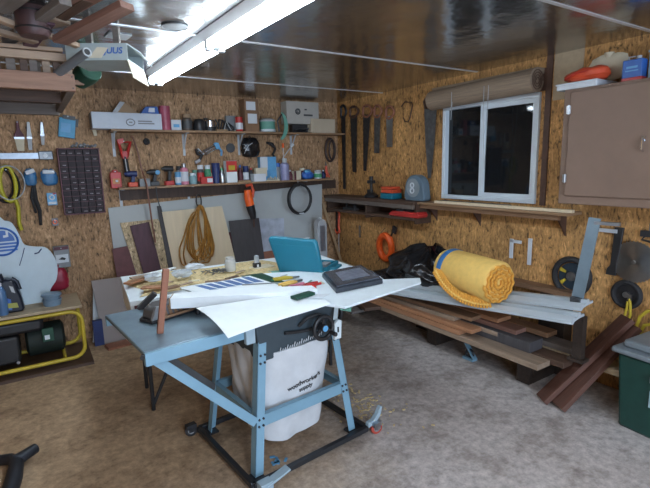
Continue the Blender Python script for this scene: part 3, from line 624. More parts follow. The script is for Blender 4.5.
# leaning red-brown planks at right
for (b0, b1, lb, mm) in (((549, 399), (630, 320), 'left one of the two dark red-brown planks leaning on the wall by the green bin', 0), ((560, 409), (636, 328), 'right one of the two dark red-brown planks leaning by the green bin', 1)):
    p = onz(*b0, .0); top = Vector((-.05-.0*mm, p.y-.42, .62)) 
    p0 = Vector((-.57, p.y, .005)); 
    d = onr(*b1, .14)
    board('leaning_plank', p0, (d.x, d.y, d.z), .11, .035, 'red brown plank', lb, group='planks leaning beside the green bin')
# green storage bin, grey lid
p = onz(617, 412, 0)
t = thing('storage_bin', 'dark green plastic storage bin with a grey lid at the right edge of the floor', 'storage bin', (-.30, -3.85, 0), RAD(-4))
g = G(); n_ = 0
A_ = [(-.20,-.24),(.20,-.24),(.20,.26),(-.20,.26)]
vb = [g._v((x*.9, y*.9, 0)) for x, y in A_]; vt = [g._v((x, y, .47)) for x, y in A_]
g._f(vb[::-1]); g._f(vt)
for i in range(4): g._f([vb[i], vb[(i+1) % 4], vt[(i+1) % 4], vt[i]])
g.build('tub', mat('bin green', (.008,.045,.035), .4, var=.15), t, .02)
g = G(); g.b2((-.225,-.265,.465),(.225,.285,.50)); g.b2((-.18,-.22,.50),(.18,.24,.545)); g.build('lid', mat('bin lid grey', (.17,.20,.22), .45, var=.1), t, .012)
g = G(); g.b2((-.20,-.07,.20),(-.193,.07,.30)); g.build('paper_label', 'pale blue', t)
g = G(); g.b2((-.24,-.05,.36),(-.20,.06,.40)); g.build('handle', 'bin lid grey', t, .006)
# yellow cable loop behind the bin
a = onr(628, 318, .06)
g = G(); g.tube([(.02,-.02,-.10),(.04,-.02,.02),(.08,-.02,.07),(.16,-.02,.10),(.28,-.02,.02),(.34,-.02,-.12)], .011, 8); g.tube([(.05,-.045,-.12),(.08,-.045,-.02),(.2,-.045,.03),(.3,-.045,-.1)], .011, 8)
solo('yellow_cable', g, 'yellow', 'yellow cable loop hanging behind the green bin', 'cable', (-.02, a.y-.02, a.z), RW)
# red toolbox-ish
a = onr(609, 262, .02); 
# ================================================================ left side, below: generator with shelf board
gz = .47
t = thing('generator', 'portable generator with yellow tube frame and black body on the left floor', 'generator', (-3.62, -.62, 0))
X0, X1, Y0, Y1, Z0, Z1 = -.55, .57, -.02, .38, .045, .44
def rr(x0, x1, z0, z1, r, y):
    pts = []
    for cx_, cz_, a0 in ((x1-r, z1-r, 0), (x0+r, z1-r, 90), (x0+r, z0+r, 180), (x1-r, z0+r, 270)):
        for i in range(6): a_ = RAD(a0+90*i/5); pts.append((cx_+r*math.cos(a_), y, cz_+r*math.sin(a_)))
    return pts
for y in (Y0, Y1):
    g = G(); g.tube(rr(X0, X1, Z0, Z1, .09, y), .016, 10, True); g.build('frame_loop', 'yellow', t, smooth=60)
for x in (-.4, .42):
    for z_ in (Z0, Z1): 
        g = G(); g.cyl((x,Y0,z_),(x,Y1,z_),.013); g.build('cross_tube', 'yellow', t)
g = G(); g.b2((-.50,.03,.08),(.12,.35,.30)); g.build('engine', 'black', t, .02)
g = G(); g.lathe([(.09,0),(.13,.02),(.13,.26),(.09,.28)], (.16,.19,.20), ax=(1,0,0)); g.build('alternator', mat('generator green', (.006,.014,.010), .7), t, .0)
g = G(); g.b2((-.52,.02,.31),(.30,.36,.42)); g.build('fuel_tank', 'black', t, .03)
g = G(); g.b2((.28,-.002,.22),(.36,.02,.33)); pn = g.build('control_panel', 'dark green', t, .004)
g = G(); g.b2((.295,-.008,.24),(.33,-.001,.275)); g.build('label_plate', 'white', pn)
g = G(); g.cyl((-.3,-.01,.30),(-.3,.05,.30),.06); g.build('recoil_cover', mat('dull yellow', (.22,.15,.03), .5), t)
g = G(); g.cyl((.10,-.015,.10),(.10,.03,.10),.012); g.build('drain_plug', 'steel', t)
g = G(); g.b2((-.35,-.03,.425),(-.02,.03,.462)); g.build('grip', 'black rubber', t, .006)
g = G(); g.b2((-.62,-.10,0),(.62,.46,.025)); solo('base_board', g, 'dark board', 'dark board on the floor under the yellow-framed generator', 'board', (-3.62, -.60, 0))
bpy.data.objects['generator'].location.z = .026
g = G(); g.b2((-.62,-.06,0),(.62,.42,.02)); solo('shelf_board', g, 'tan plywood', 'tan plywood board lying across the top of the yellow-framed generator', 'board', (-3.66, -.60, .492), 0)
zs = .512
# white rounded shape with navy round emblem
a = onb(20, 262, .36)
p = lambda x, y, o=.36: onb(x, y, o)
out = [(-6,297),(-5,219),(4,217),(12,220),(20,234),(24,241),(34,243),(45,244),(53,252),(57,263),(56,276),(50,286),(49,296),(40,299)]
g = G(); pts = [(p(x, y).x-a.x, p(x, y).z-a.z) for x, y in out]; zmin = min(q[1] for q in pts)
t = thing('display_sign', 'white rounded cut-out sign with a round navy emblem, leaning above the generator', 'sign', (a.x, -.36, zs-zmin+.001))
# smooth the outline with Catmull-Rom
def smooth_poly(P, k=4):
    o_ = []; n = len(P)
    for i in range(n):
        p0, p1, p2, p3 = [Vector(P[(i+j-1) % n]) for j in range(4)]
        for s_ in range(k):
            u = s_/k; o_.append(tuple(.5*((2*p1)+(-p0+p2)*u+(2*p0-5*p1+4*p2-p3)*u*u+(-p0+3*p1-3*p2+p3)*u**3)))
    return o_
g.prism(smooth_poly(pts), .02, 0); g.build('panel', mat('sign white', (.50,.60,.66), .5, var=.04), t)
c = p(1, 238); cx_, cz_ = c.x-a.x, c.z-a.z; rr_ = p(17.5, 238).x-c.x
g = G(); g.ring((cx_,-.003,cz_), rr_, .009, 'y', 32, 6); g.build('emblem_ring', 'blue', t)
g = G(); g.prism([(cx_+rr_*.82*math.cos(RAD(a_)), cz_+rr_*.82*math.sin(RAD(a_))) for a_ in range(0, 181, 12)], .003, -.003); g.build('emblem_field', 'blue', t)
g = G()
for k in range(3): 
    z_ = cz_-rr_*(.18+.24*k); hw = math.sqrt(max(.01, (rr_*.85)**2-(z_-cz_)**2)); g.b2((cx_-hw, -.003, z_-.008), (cx_+hw, 0, z_+.008))
g.build('emblem_stripes', 'blue', t)
g = G(); g.prism([(cx_+.015, cz_+.03),(cx_+.05,cz_+.035),(cx_+.05,cz_+.085),(cx_+.035,cz_+.085),(cx_+.035,cz_+.05),(cx_+.015,cz_+.05)], .003, -.0065); g.build('emblem_letter', 'white', t)
g = G(); q = [p(24,244), p(22,252), p(19,262)]; g.tube([(v.x-a.x, -.002, v.z-a.z) for v in q], .003, 5); q = [p(34,250), p(38,249), p(41,245)]; g.tube([(v.x-a.x, -.004, v.z-a.z) for v in q], .005, 5); g.build('drawn_line', 'navy', t)
# black oil jug
a = onb(12, 300, .52)
t = thing('oil_jug', 'black plastic oil jug with a moulded handle, on the board over the generator', 'jug', (a.x-.03, -.50, zs), 0); t.scale = (1.25, 1.2, 1.3)
H_ = .21
g = G(); g.prism([(-.13,0),(.075,0),(.085,.02),(.075,.10),(.06,.15),(.045,H_-.01),(.0,H_),(-.06,.17),(-.14,.12)], .10, -.05); 
jb = g.build('body', mat('jug black', (.012,.016,.028), .3, var=.2), t, .012)
g = G(); g.tube([(.035,0,H_-.005),(.062,0,H_-.03),(.072,0,.13)], .012, 8); g.cyl((-.02,0,.19),(-.03,0,.235),.022); g.build('handle', 'jug black', t, smooth=60)
g = G(); g.prism([(.02,.17),(.04,.16),(.048,.12),(.03,.13)], .002, -.053); g.build('handle_gap', 'light grey', t)
g = G(); g.prism([(-.11,.03),(.02,.02),(.02,.085),(-.03,.11),(-.11,.11)], .002, -.0525); g.build('label', 'blue', t)
g = G(); g.prism([(-.02,.035),(.055,.03),(.05,.06),(-.02,.065)], .002, -.0545); g.build('label_band', mat('olive label', (.3,.3,.06), .5), t)
g = G(); g.ring((-.07,-.055,.085), .025, .006, 'y', 18, 5); g.build('label_mark', 'light blue', t)
# blue plastic bottle at frame edge
a = onb(2, 270, .56); t = thing('blue_bottle', 'tall translucent blue bottle at the left edge of the picture', 'bottle', (a.x-.03, -.575, zs)); g = G(); g.lathe([(.03,0),(.035,.01),(.035,.18),(.02,.22),(.012,.23)], seg=18); g.build('bottle', mat('bottle blue', (.08,.16,.3), .3), t); g = G(); g.cyl((0,0,.23),(0,0,.255),.015); g.build('cap', 'white', t)
# stacked plastic tubs
a = onb(52, 300, .52)
t = thing('plastic_tub', 'low blue-grey plastic tub, the lower one beside the black jug', 'tub', (a.x, -.50, zs)); g = G(); g.lathe([(.0,.0),(.062,0),(.07,.045),(.074,.047),(.074,.052),(.066,.052),(.06,.006),(0,.006)], seg=28); g.build('tub', 'blue tub', t)
t = thing('plastic_tub', 'low blue-grey plastic tub stacked on top of the other one', 'tub', (a.x, -.50, zs+.050)); g = G(); g.lathe([(.0,.0),(.058,0),(.068,.03),(.075,.032),(.076,.04),(.0,.042)], seg=28); g.build('tub', 'blue tub', t); g = G(); g.lathe([(.0,0),(.07,0),(.07,.006),(.0,.008)], (0,0,.0425), seg=28); g.build('lid', 'blue tub', t)
# red and grey package hanging behind the sign
a = onb(61, 250, .03)
t = thing('blister_pack', 'grey and red boxed package hanging beside the white sign', 'package', (a.x, -.035, a.z))
g = G(); g.box((.0,0,-.06),(.125,.05,.20)); g.build('box', 'grey', t, .004)
g = G(); g.box((.0,-.027,-.075),(.10,.004,.075)); g.build('printed_label', 'white', t); g = G(); g.prism([(-.03,-.08),(.0,-.06),(.03,-.075),(.02,-.09)], .003, -.031); g.build('print_shape', 'black', t)
g = G(); g.box((0,-.026,.02),(.115,.004,.03)); g.build('brown_band', 'maroon', t)
a = onb(59, 283, .06); t = thing('red_cloth', 'crumpled red bag hanging below the grey package', 'bag', (a.x-.01, -.05, a.z-.07)); g = G(); closed(g, sack(.19,.07,.20,9), 26, 12); g.build('bag', mat('crimson', (.30,.015,.04), .4, var=.2), t, smooth=70)
g = G(); g.cyl((0,0,.19),(0,0,.24),.02,.03); g.build('neck', 'crimson', t)
# black strap thing on the floor at bottom left
a = onz(10, 466, .05)
t = thing('black_hose', 'coiled black hose on the floor at the bottom left edge', 'hose', (a.x+.02, a.y, .0))
g = G(); g.tube([(-.25,.12,.03),(-.12,.14,.035),(-.02,.09,.04),(.01,.0,.05),(.00,-.1,.04),(-.02,-.22,.03),(-.06,-.36,.03)], [.028,.028,.03,.035,.04,.04,.04], 12); g.build('hose', mat('hose black', (.012,.015,.022), .5, var=.3), t, smooth=60)
g = G(); g.tube([(.0,.03,.05),(.05,.05,.06),(.10,.09,.06)], [.035,.03,.028], 12); g.build('coupling', 'hose black', t, smooth=60)
# ================================================================ back wall shelves
SU, SL = 1.965, 1.436
def bx(px, py, o=.12): return onb(px, py, o).x
xa, xb = onb(111, 131, .2).x, -.02
t = thing('wall_shelf', 'upper long thin pine shelf on the back wall', 'shelf', (xa, 0, SU))
g = G(); g.b2((0,-.2,-.02),(xb-xa,0,0)); g.build('board', 'shelf pine', t, .002)
def brackets(t, xs, x0, brace=True):
    for x in xs:
        g = G(); g.b2((x-x0-.012,-.006,-.24),(x-x0+.012,0,-.02)); g.b2((x-x0-.012,-.17,-.026),(x-x0+.012,0,-.02)); brace and g.beam((x-x0,-.004,-.17),(x-x0,-.12,-.024),.012,.008); g.build('bracket', mat('bracket white', (.5,.55,.6), .4, var=.05), t)
brackets(t, [onb(114, 150).x, onb(184, 150).x, onb(239, 150).x, onb(291, 150).x], xa)
xa2, xb2 = onb(119, 188, .2).x, onb(333, 178, .2).x
t = thing('wall_shelf', 'lower long thin pine shelf on the back wall, crowded with cans', 'shelf', (xa2, 0, SL))
g = G(); g.b2((0,-.2,-.02),(xb2-xa2,0,0)); g.build('board', 'shelf pine', t, .002)
brackets(t, [onb(121, 200).x, onb(189, 200).x, onb(240, 200).x, onb(300, 200).x], xa2, False)
def place(px0, px1, py, zb, o=.15):
    """footprint centre x, width and height on a shelf of height zb, from where the photo shows it"""
    pm = (px0+px1)/2; a, b = onb(px0, py, o), onb(px1, py, o); return (a.x+b.x)/2, abs(b.x-a.x), onb(pm, py, o).z - zb
def carton(name, px0, px1, py, zb, m, label, cat='box', o=.15, d=.12, rz=0., group=None, marks=(), tape=None, dz=0.):
    x, w, h = place(px0, px1, py, zb+dz, o)
    t = thing(name, label, cat, (x, -o+d/2 if o < .2 else -o+d/2, zb+dz), rz, group)
    g = G(); g.box((0,0,h/2), (w, d, h)); g.build('body', m, t, .002)
    g = G(); g.box((-w*.25,0,h+.001),(w*.49,d*.98,.002)); g.box((w*.25,0,h+.0015),(w*.49,d*.98,.002)); g.build('flap', m, t)
    for ki, (u0, u1, v0, v1, mm, nm) in enumerate(marks):
        g = G(); g.b2((-w/2+w*u0, -d/2-.0015*(ki+1), h*v0), (-w/2+w*u1, -d/2, h*v1)); g.build(nm, mm, t)
    return t, w, h
def can(name, px0, px1, py, zb, m, label, cat='can', lid='light grey', o=.13, band=None, prof='can', group=None, dz=0.):
    x, w, h = place(px0, px1, py, zb+dz, o); r = w/2
    t = thing(name, label, cat, (x, -o+.02, zb+dz), 0, group)
    if prof == 'can': P = [(0,0),(r,0),(r,.004),(r*.97,.006),(r*.97,h*.93),(r,h*.95),(r,h),(r*.9,h),(r*.88,h*.97),(0,h*.97)]
    elif prof == 'spray': P = [(0,0),(r,0),(r,h*.70),(r*.7,h*.78),(r*.45,h*.80),(0,h*.80)]
    elif prof == 'jar': P = [(0,0),(r*.92,0),(r,h*.08),(r,h*.68),(r*.75,h*.78),(0,h*.78)]
    else: P = [(0,0),(r*.95,0),(r,h*.05),(r,h*.55),(r*.5,h*.75),(r*.35,h*.85),(0,h*.85)]
    g = G(); g.lathe(P, seg=20); g.build('body', m, t)
    g = G()
    if prof == 'can': g.lathe([(0,h*.97),(r*.86,h*.97),(r*.86,h*.985),(0,h*.985)], seg=20)
    elif prof == 'spray': g.lathe([(r*.55,h*.80),(r*.55,h*.97),(r*.4,h),(0,h)], seg=14)
    elif prof == 'jar': g.lathe([(r*.82,h*.78),(r*.82,h),(0,h)], seg=18)
    else: g.lathe([(r*.4,h*.85),(r*.4,h),(0,h)], seg=14)
    g.build('lid', lid, t)
    if band:
        g = G(); z0, z1 = (.15, .6); g.lathe([(r*1.01,h*z0),(r*1.015,h*z0),(r*1.015,h*z1),(r*1.01,h*z1)], seg=20); g.build('label', band, t)
    return t, r, h
# --- upper shelf
x, w, h = place(92, 158, 112, SU, .2); t = thing('long_carton', 'long white printed carton on the left end of the upper shelf', 'box', (x, -.11, SU+.001)); w = .60; h = .145; t.location.x += .01
g = G(); g.box((0,0,h/2),(w,.18,h)); g.build('body', mat('carton white', (.60,.66,.74), .7, var=.04), t, .003)
g = G(); g.b2((-w/2-.002,-.085,.005),(-w/2-.0,.085,h-.005)); g.build('end_panel', 'grey', t)
g = G(); g.ring((.02,-.091,h*.42), .036, .005, 'y', 20, 5, .8); g.b2((.085,-.092,h*.32),(.23,-.0905,h*.40)); g.b2((.085,-.092,h*.46),(.21,-.0905,h*.54)); g.b2((.005,-.092,h*.38),(.035,-.0905,h*.46)); g.build('printed_mark', 'grey', t)
zt = SU+h+.002
a = onb(122, 100, .12)
t = thing('loose_flap_box', 'opened pale carton with raised flaps on top of the long white carton', 'box', (a.x, -.11, zt), 0)
g = G(); g.prism([(-.10,0),(.12,0),(.10,.015),(-.0,.10),(-.03,.095)], .14, -.07); g.build('body', 'cardboard', t)
g = G(); g.prism([(-.10,.004),(-.03,.098),(.01,.09),(-.06,0)], .003, -.075); g.build('flap', 'light grey', t)
a = onb(148, 105, .14); t = thing('blue_box', 'small dark blue box with a white label on top of the long white carton', 'box', (a.x, -.11, zt)); g = G(); g.prism([(-.08,0),(.09,0),(.075,.07),(-.03,.065)], .12, -.06); g.build('body', 'blue', t, .004); g = G(); g.prism([(-.01,.015),(.05,.015),(.05,.055),(-.0,.055)], .002, -.0625); g.build('label', 'white', t)
t, r, h = can('tall_tin', 159, 170, 106, SU, mat('rose red', (.42,.09,.14), .4, var=.2), 'tall tin, pink over red, next to the long white carton', lid='pink', o=.14)
carton('small_carton', 171, 181, 120, SU, 'white', 'small white carton with a blue square on the upper shelf', marks=[(.2,.8,.3,.6,'light blue','label')])
can('glass_jar', 182, 192, 114, SU, mat('jar contents', (.10,.075,.06), .35), 'dark glass jar with a tan lid on the upper shelf', 'jar', 'cardboard', prof='jar', band='dark grey')
x, w, h = place(194, 204, 112, SU, .14); t = thing('coffee_pot', 'black lidded pot beside the tan-lidded jar', 'pot', (x, -.12, SU)); g = G(); g.lathe([(0,0),(.055,0),(.062,.03),(.055,.09),(.04,.115),(.0,.12)], seg=22); g.build('body', 'black', t); g = G(); g.tube([(-.05,0,.09),(-.085,0,.08),(-.08,0,.03),(-.055,0,.02)], .006); g.build('handle', 'black', t)
x, w, h = place(203, 217, 112, SU, .16); t = thing('chrome_canister', 'shiny chrome canister with black base on the upper shelf', 'canister', (x, -.13, SU)); g = G(); g.lathe([(.0,.04),(.05,.04),(.052,.10),(.045,.11),(0,.115)], seg=24); g.build('body', 'chrome', t); g = G(); g.lathe([(0,0),(.062,0),(.062,.04),(0,.041)], seg=24); g.build('base', 'black', t); g = G(); g.tube([(.05,0,.02),(.085,0,.08),(.06,0,.12)], .008); g.build('handle', 'black', t)
t = thing('hose_coil', 'black and grey hoses looped over the upper shelf beside the chrome canister', 'hose', (onb(222,120,.12).x, -.10, SU)); g = G()
for k in range(3): g.tube([(-.05+.03*k,-.02+.02*k,.008),(-.03+.03*k,-.02,.12-.015*k),(.01+.03*k,-.01,.115-.015*k),(.05+.03*k,-.03,.05),(.07+.02*k,-.05,.009)], .009, 8); 
g.build('hose', 'black rubber', t, smooth=60); g = G(); g.tube([(.0,-.06,.01),(.03,-.06,.10),(.075,-.07,.01)], .006, 6); g.build('silver_hose', 'light grey', t)
g = G(); g.box((0,0,.008),(.12,.05,.014)); solo('wood_scrap', g, 'pine', 'small tan wood scrap in front of the hoses on the upper shelf', 'wood scrap', (onb(221,130,.17).x, -.175, SU), .1)
can('red_tin', 236, 243, 117, SU, 'red', 'small red and white tin against the tall brown box', lid='white', o=.16, band='white')
carton('tall_box', 244, 258, 99, SU, 'brown cardboard', 'tall brown cardboard box with two white labels on the upper shelf', o=.19, d=.13, marks=[(.12,.78,.66,.92,'white','label'),(.2,.85,.25,.55,'white','label')])
x, w, h = place(261, 277, 110, SU, .18); t = thing('green_bucket', 'pale green plastic tub on the upper shelf beside the tall brown box', 'bucket', (x, -.12, SU)); g = G(); g.lathe([(0,.0),(.075,0),(.085,.02),(.083,.10),(.087,.11),(.0,.11)], seg=26); g.build('tub', 'pale green', t); g = G(); g.lathe([(0,.11),(.090,.11),(.088,.128),(.06,.145),(0,.148)], seg=26); g.build('lid', 'light grey', t); g = G(); g.lathe([(.080,.003),(.0865,.004),(.088,.028),(.084,.03)], seg=26); g.build('base_band', 'white', t)
a = onb(281, 126, .19); t = thing('green_visor', 'curved pale green visor hanging over the edge of the upper shelf', 'visor', (a.x, -.215, a.z))
g = G(); cr_ = [(.12*math.cos(RAD(a_)), .16*math.sin(RAD(a_))) for a_ in range(-75, 66, 10)] + [(.075*math.cos(RAD(a_)), .15*math.sin(RAD(a_))+.01) for a_ in range(60, -76, -10)]
cr_ = [(x-.045 - (.05 if z < -.1 else 0)*0, z) for x, z in cr_]; g.prism(cr_, .012, 0); g.build('shade', 'pale green', t); g = G(); g.tube([(.02,.008,.14),(-.05,.01,.05),(-.03,.01,-.06)], .009); g.build('strap', 'black', t)
t = thing('clamp_pile', 'jumble of dark clamps under the white round-logo carton', 'clamps', (onb(302,126,.12).x, -.11, SU))
g = G(); 
for k in range(7): g.tube([(-.10+.035*k,-.05+.02*(k%3),.012),(-.08+.03*k,.0,.035+.01*(k%2)),(-.05+.03*k,-.03,.05),(-.02+.03*k,.03,.018)], .011, 6)
g.b2((-.12,.0,0),(.13,.07,.094)); g.build('clamps', 'dark steel', t)
x, w, h = place(285, 317, 102, SU, .14); zz = SU+.096; t = thing('round_logo_carton', 'white carton printed with a round black monogram, on top of the dark clamps', 'box', (x, -.10, zz)); hh = h-.096; 
g = G(); g.box((0,0,hh/2),(w,.14,hh)); g.build('body', mat('carton off white', (.44,.42,.38), .75, var=.05), t, .002)
g = G(); g.ring((-w*.16,-.071,hh*.55), .030, .005, 'y', 24, 5); g.cyl((-w*.16,-.0725,hh*.55),(-w*.16,-.07,hh*.55),.024,seg=20); g.build('round_logo', 'dark grey', t)
text_mesh('monogram', 'GE', .030, 'carton off white', t, (-w*.16, -.0735, hh*.55), bold=True)
g = G(); g.b2((w*.02,-.0715,hh*.36),(w*.30,-.0705,hh*.44)); g.b2((w*.05,-.0715,hh*.62),(w*.12,-.0705,hh*.68)); g.build('printed_line', 'dark grey', t)
t, w, h = carton('flap_carton', 313, 335, 119, SU, 'pale cardboard', 'small tan carton at the right end of the upper shelf', o=.19, d=.15)
g = G(); g.prism([(-w/2,0),(-w/2,h),(-w/2-.02,h+.005),(-w/2-.035,.01)], .14, -.07); g.build('open_flap', 'pale cardboard', t)
# --- between the shelves
def wallz(px, py, o=.02): p = onb(px, py, o); return (p.x, -o, p.z)
t = thing('red_tool', 'red tool with hollow triangular grip and black shaft hanging above the lower shelf', 'power tool', wallz(124, 148, .10))
g = G(); g.tube([(-.045,0,.055),(.06,0,.055),(.015,0,-.085),(-.015,0,-.085)], .017, 8, True); g.prism([(-.04,.03),(-.06,.075),(.0,.09),(.0,.05)], .04, -.02); g.b2((-.02,-.02,-.10),(.02,.02,-.03)); g.build('grip', 'red', t, smooth=50)
g = G(); g.cyl((0,0,-.08),(.01,0,-.27),.022,.026); g.build('shaft', 'black', t); g = G(); g.cyl((-.004,-.022,-.10),(.004,-.024,-.22),.005); g.build('stripe', 'light grey', t)
t = thing('small_case', 'red packaged part hanging at the left end of the lower shelf', 'package', wallz(115.5, 178, .10)); g = G(); g.box((0,0,-.02),(.095,.05,.15)); g.prism([(-.03,.055),(.03,.055),(.02,.075),(-.02,.075)], .02, -.01); g.build('case', 'red', t, .006); g = G(); g.box((0,-.026,-.03),(.06,.003,.05)); g.build('label', mat('ochre label', (.5,.2,.05), .5), t); g = G(); g.box((.005,-.0275,-.028),(.022,.003,.02)); g.build('mark', 'white', t)
g = G(); g.ring((0,0,0), .022, .011, 'y', 18, 7); g.cyl((0,.0,0),(0,.02,0),.01); solo('rubber_grommet', g, 'black rubber', 'small black ring fixed to the wall between the two shelves', 'ring', wallz(146.5, 141.5, .02))
g = G(); g.tube([(0,0,.0),(.02,.01,-.02),(.05,.01,-.15),(.07,-.0,-.33),(.075,-.13,-.45),(.08,-.13,-.58),(.10,-.10,-.85),(.115,-.09,-1.02)], .008, 6); solo('brown_cord', g, mat('cord red brown', (.20,.08,.05), .5), 'thin brown cord hanging from the upper shelf down behind the lower shelf', 'cord', wallz(131, 136, .10))
bpy.data.objects['brown_cord'].location.y = -.10
def drill(px, py, zb, label, body='black', base='red', hh=.18, o=.13, flip=1):
    a = onb(px, py, o); t = thing('cordless_drill', label, 'drill', (a.x, -o+.01, zb), 0, 'cordless tools on the lower shelf')
    g = G(); g.box((0,0,.022),(.085,.07,.044)); g.build('battery', base, t, .006)
    g = G(); g.beam((0,0,.04),(.012*flip,0,hh-.05),.04,.032,(1,0,0)); g.build('handle', body, t, .004)
    g = G(); g.cyl((.045*flip,0,hh-.028),(-.04*flip,0,hh-.028),.028); g.cyl((-.04*flip,0,hh-.028),(-.065*flip,0,hh-.028),.02,.013); g.build('motor_housing', body, t)
    return t
drill(132, 175, SL, 'blue and red cordless drill beside the hanging red tool', 'navy', 'orange red', .15)
carton('parts_box', 139.5, 150, 179, SL, 'grey', 'flat grey box on the lower shelf between two drills', o=.17, d=.09)
t = drill(154, 175, SL, 'black power drill with a pale round end cap on the lower shelf', 'black', 'dark grey', .16); g = G(); g.cyl((.03,-.04,.13),(.03,-.02,.13),.022); g.build('end_cap', 'light blue', t)
t = drill(169, 175, SL, 'upright black drill with a red battery on the lower shelf', 'black', 'red', .19); 
can('blue_can', 175, 181, 172, SL, 'light blue', 'short blue and white can beside the drill with the red battery', lid='white', band='white')
can('spray_can', 180, 188, 163, SL, 'pink', 'pink spray can with a silver cap on the lower shelf', lid='steel', prof='spray', band='white')
can('glass_jar', 189.5, 197, 173, SL, mat('pale teal', (.25,.42,.45), .4), 'pale blue jar right of the pink spray can', 'jar', 'white', prof='jar')
can('paint_jar', 197, 204, 165, SL, 'dark grey', 'dark jar with a white upper half on the lower shelf', 'jar', 'white', prof='jar', band='red')
can('green_can', 204.5, 211, 165, SL, 'green', 'green can with a white lid on the lower shelf', lid='white', o=.09, prof='jar')
carton('red_box', 201, 213, 177, SL, 'red', 'small flat red box in front of the green can', o=.18, d=.04, marks=[(.5,.95,.2,.8,'white','label')])
can('black_can', 212, 220, 163, SL, 'navy', 'dark navy can on the lower shelf left of the orange and white box', lid='black')
can('spray_can', 219, 225.5, 168, SL, 'steel', 'silver bottle touching the orange and white box', prof='bottle', lid='green', o=.17)
carton('orange_box', 226, 236.5, 161, SL, 'paper white', 'tall box, orange-red on top and white below, on the lower shelf', o=.17, d=.08, marks=[(0,1,.5,1,'red','upper_band'),(.2,.8,.58,.8,'yellow','mark')])
can('maroon_can', 238, 243, 165, SL, 'maroon', 'maroon bottle beside the orange and white box', prof='bottle', lid='blue')
can('dark_can', 243.5, 249, 166, SL, 'navy', 'navy can with a pale label, right of the maroon bottle', lid='grey', band='white')
g = G(); g.box((0,0,.01),(.14,.05,.018)); solo('wood_block', g, 'pine', 'flat pine scrap on the lower shelf under the cloth-like black bag', 'wood scrap', (onb(244,181,.18).x, -.178, SL), .05)
carton('white_box', 254, 266, 174, SL, 'white', 'small white box at the bottom of the stack on the lower shelf', o=.19, d=.10)
carton('cream_box', 256, 267, 168, SL+.052, 'cream', 'cream box stacked on the small white box', o=.16, d=.06)
carton('blue_carton', 260, 276, 157, SL, 'light blue', 'blue carton with a white corner behind the cream box', o=.085, d=.07, marks=[(0,.45,.45,1,'white','label')])
g = G()
for k in range(5): g.ring((-.05+.028*k,0,.018+.012*(k%2)), .013, .005, 'x', 10, 5); 
g.b2((-.08,-.02,0),(.08,.02,.012)); solo('hardware_pile', g, 'cream', 'little heap of pale fittings in front of the blue carton', 'fittings', (onb(273,178,.18).x, -.165, SL))
can('clear_bottle', 281, 289, 158, SL, mat('lilac', (.28,.28,.45), .35), 'lilac bottle with a clear neck on the lower shelf', 'bottle', 'light grey', prof='spray')
can('small_bottle', 288.5, 293, 170, SL, 'maroon', 'narrow maroon bottle right of the lilac bottle', 'bottle', 'white', prof='bottle')
carton('cream_box', 294, 301, 171, SL, 'cream', 'little cream box on the right half of the lower shelf', o=.16, d=.06, marks=[(0,.3,0,1,'maroon','band')])
a = onb(308, 175, .14); t = thing('blue_bag', 'blue plastic-wrapped bundle on the right end of the lower shelf', 'bag', (a.x, -.12, SL)); g = G(); closed(g, sack(.15,.10,.085,21), 24, 10); g.build('bag', 'blue', t, smooth=70); g = G(); g.M = Matrix.Translation((0,0,.06)); closed(g, sack(.09,.07,.05,22), 20, 8); g.build('top', 'light blue', t, smooth=70)
can('small_jar', 315, 322, 170, SL, 'white', 'white jar with a green band at the right end of the lower shelf', 'jar', 'light grey', prof='jar', band='green')
for px0, px1, py, m_, lid_, pf, lb in (
    (176,183,166,'grey','black','jar','grey jar with a black lid behind the short blue and white can'),
    (193,200,170,'pale green','light grey','can','pale green can behind the pale blue jar'),
    (208,214,170,'cream','red','jar','cream jar with a red lid behind the small flat red box'),
    (249,254,168,'dark grey','red','bottle','dark bottle with a red cap left of the small white box'),
    (275,281,163,'grey','blue','jar','grey jar with a blue lid between the blue carton and the lilac bottle'),
    (300,306,168,'maroon','cream','jar','maroon jar with a cream lid behind the blue wrapped bundle'),
    (322,326,170,'navy','white','bottle','small navy bottle at the very end of the lower shelf')):
    can('storage_jar' if pf == 'jar' else 'small_can' if pf == 'can' else 'small_bottle', px0, px1, py, SL, m_, lb, pf, lid=lid_, o=.075, prof=pf)
can('tan_lid_tin', 204, 208, 118, SU, 'dark steel', 'narrow dark tin between the black pot and the chrome canister', lid='cardboard', o=.07)
carton('grey_carton', 226, 236, 116, SU, 'grey', 'small grey carton standing behind the hoses on the upper shelf', o=.07, d=.05)
# caulking-gun like chrome tool on the wall
t = thing('caulking_gun', 'blue and silver caulking gun hanging aslant above the lower shelf', 'caulking gun', wallz(208, 151, .05)); t.rotation_euler = (0, RAD(-28), 0)
g = G(); g.tube([(-.05,0,-.02),(.09,0,-.02),(.09,0,.025),(-.05,0,.025)], .006, 6, True); g.cyl((-.04,0,0),(.08,0,0),.019); g.build('barrel', 'chrome', t)
g = G(); g.prism([(.09,-.03),(.13,-.035),(.14,.02),(.11,.04),(.09,.03)], .03, -.015); g.tube([(.12,0,-.02),(.13,0,-.07),(.10,0,-.11)], .012); g.build('trigger_grip', 'light blue', t)
g = G(); g.cyl((-.05,0,0),(-.09,0,-.005),.008,.004); g.build('nozzle', 'white', t)
t = thing('multi_tool', 'black and silver hand tool hanging left of the caulking gun', 'tool', wallz(200, 156, .05)); t.rotation_euler = (0, RAD(-25), 0)
g = G(); g.tube([(.0,0,.08),(-.01,0,.03),(.02,0,-.0),(-.02,0,-.03)], [.02,.018,.022,.016]); g.build('grip', 'black', t, smooth=60); g = G(); g.box((-.05,-.0,-.035),(.06,.03,.03)); g.tube([(.01,-.015,.08),(.03,-.02,.02)], .008); g.build('head', 'steel', t, .004)
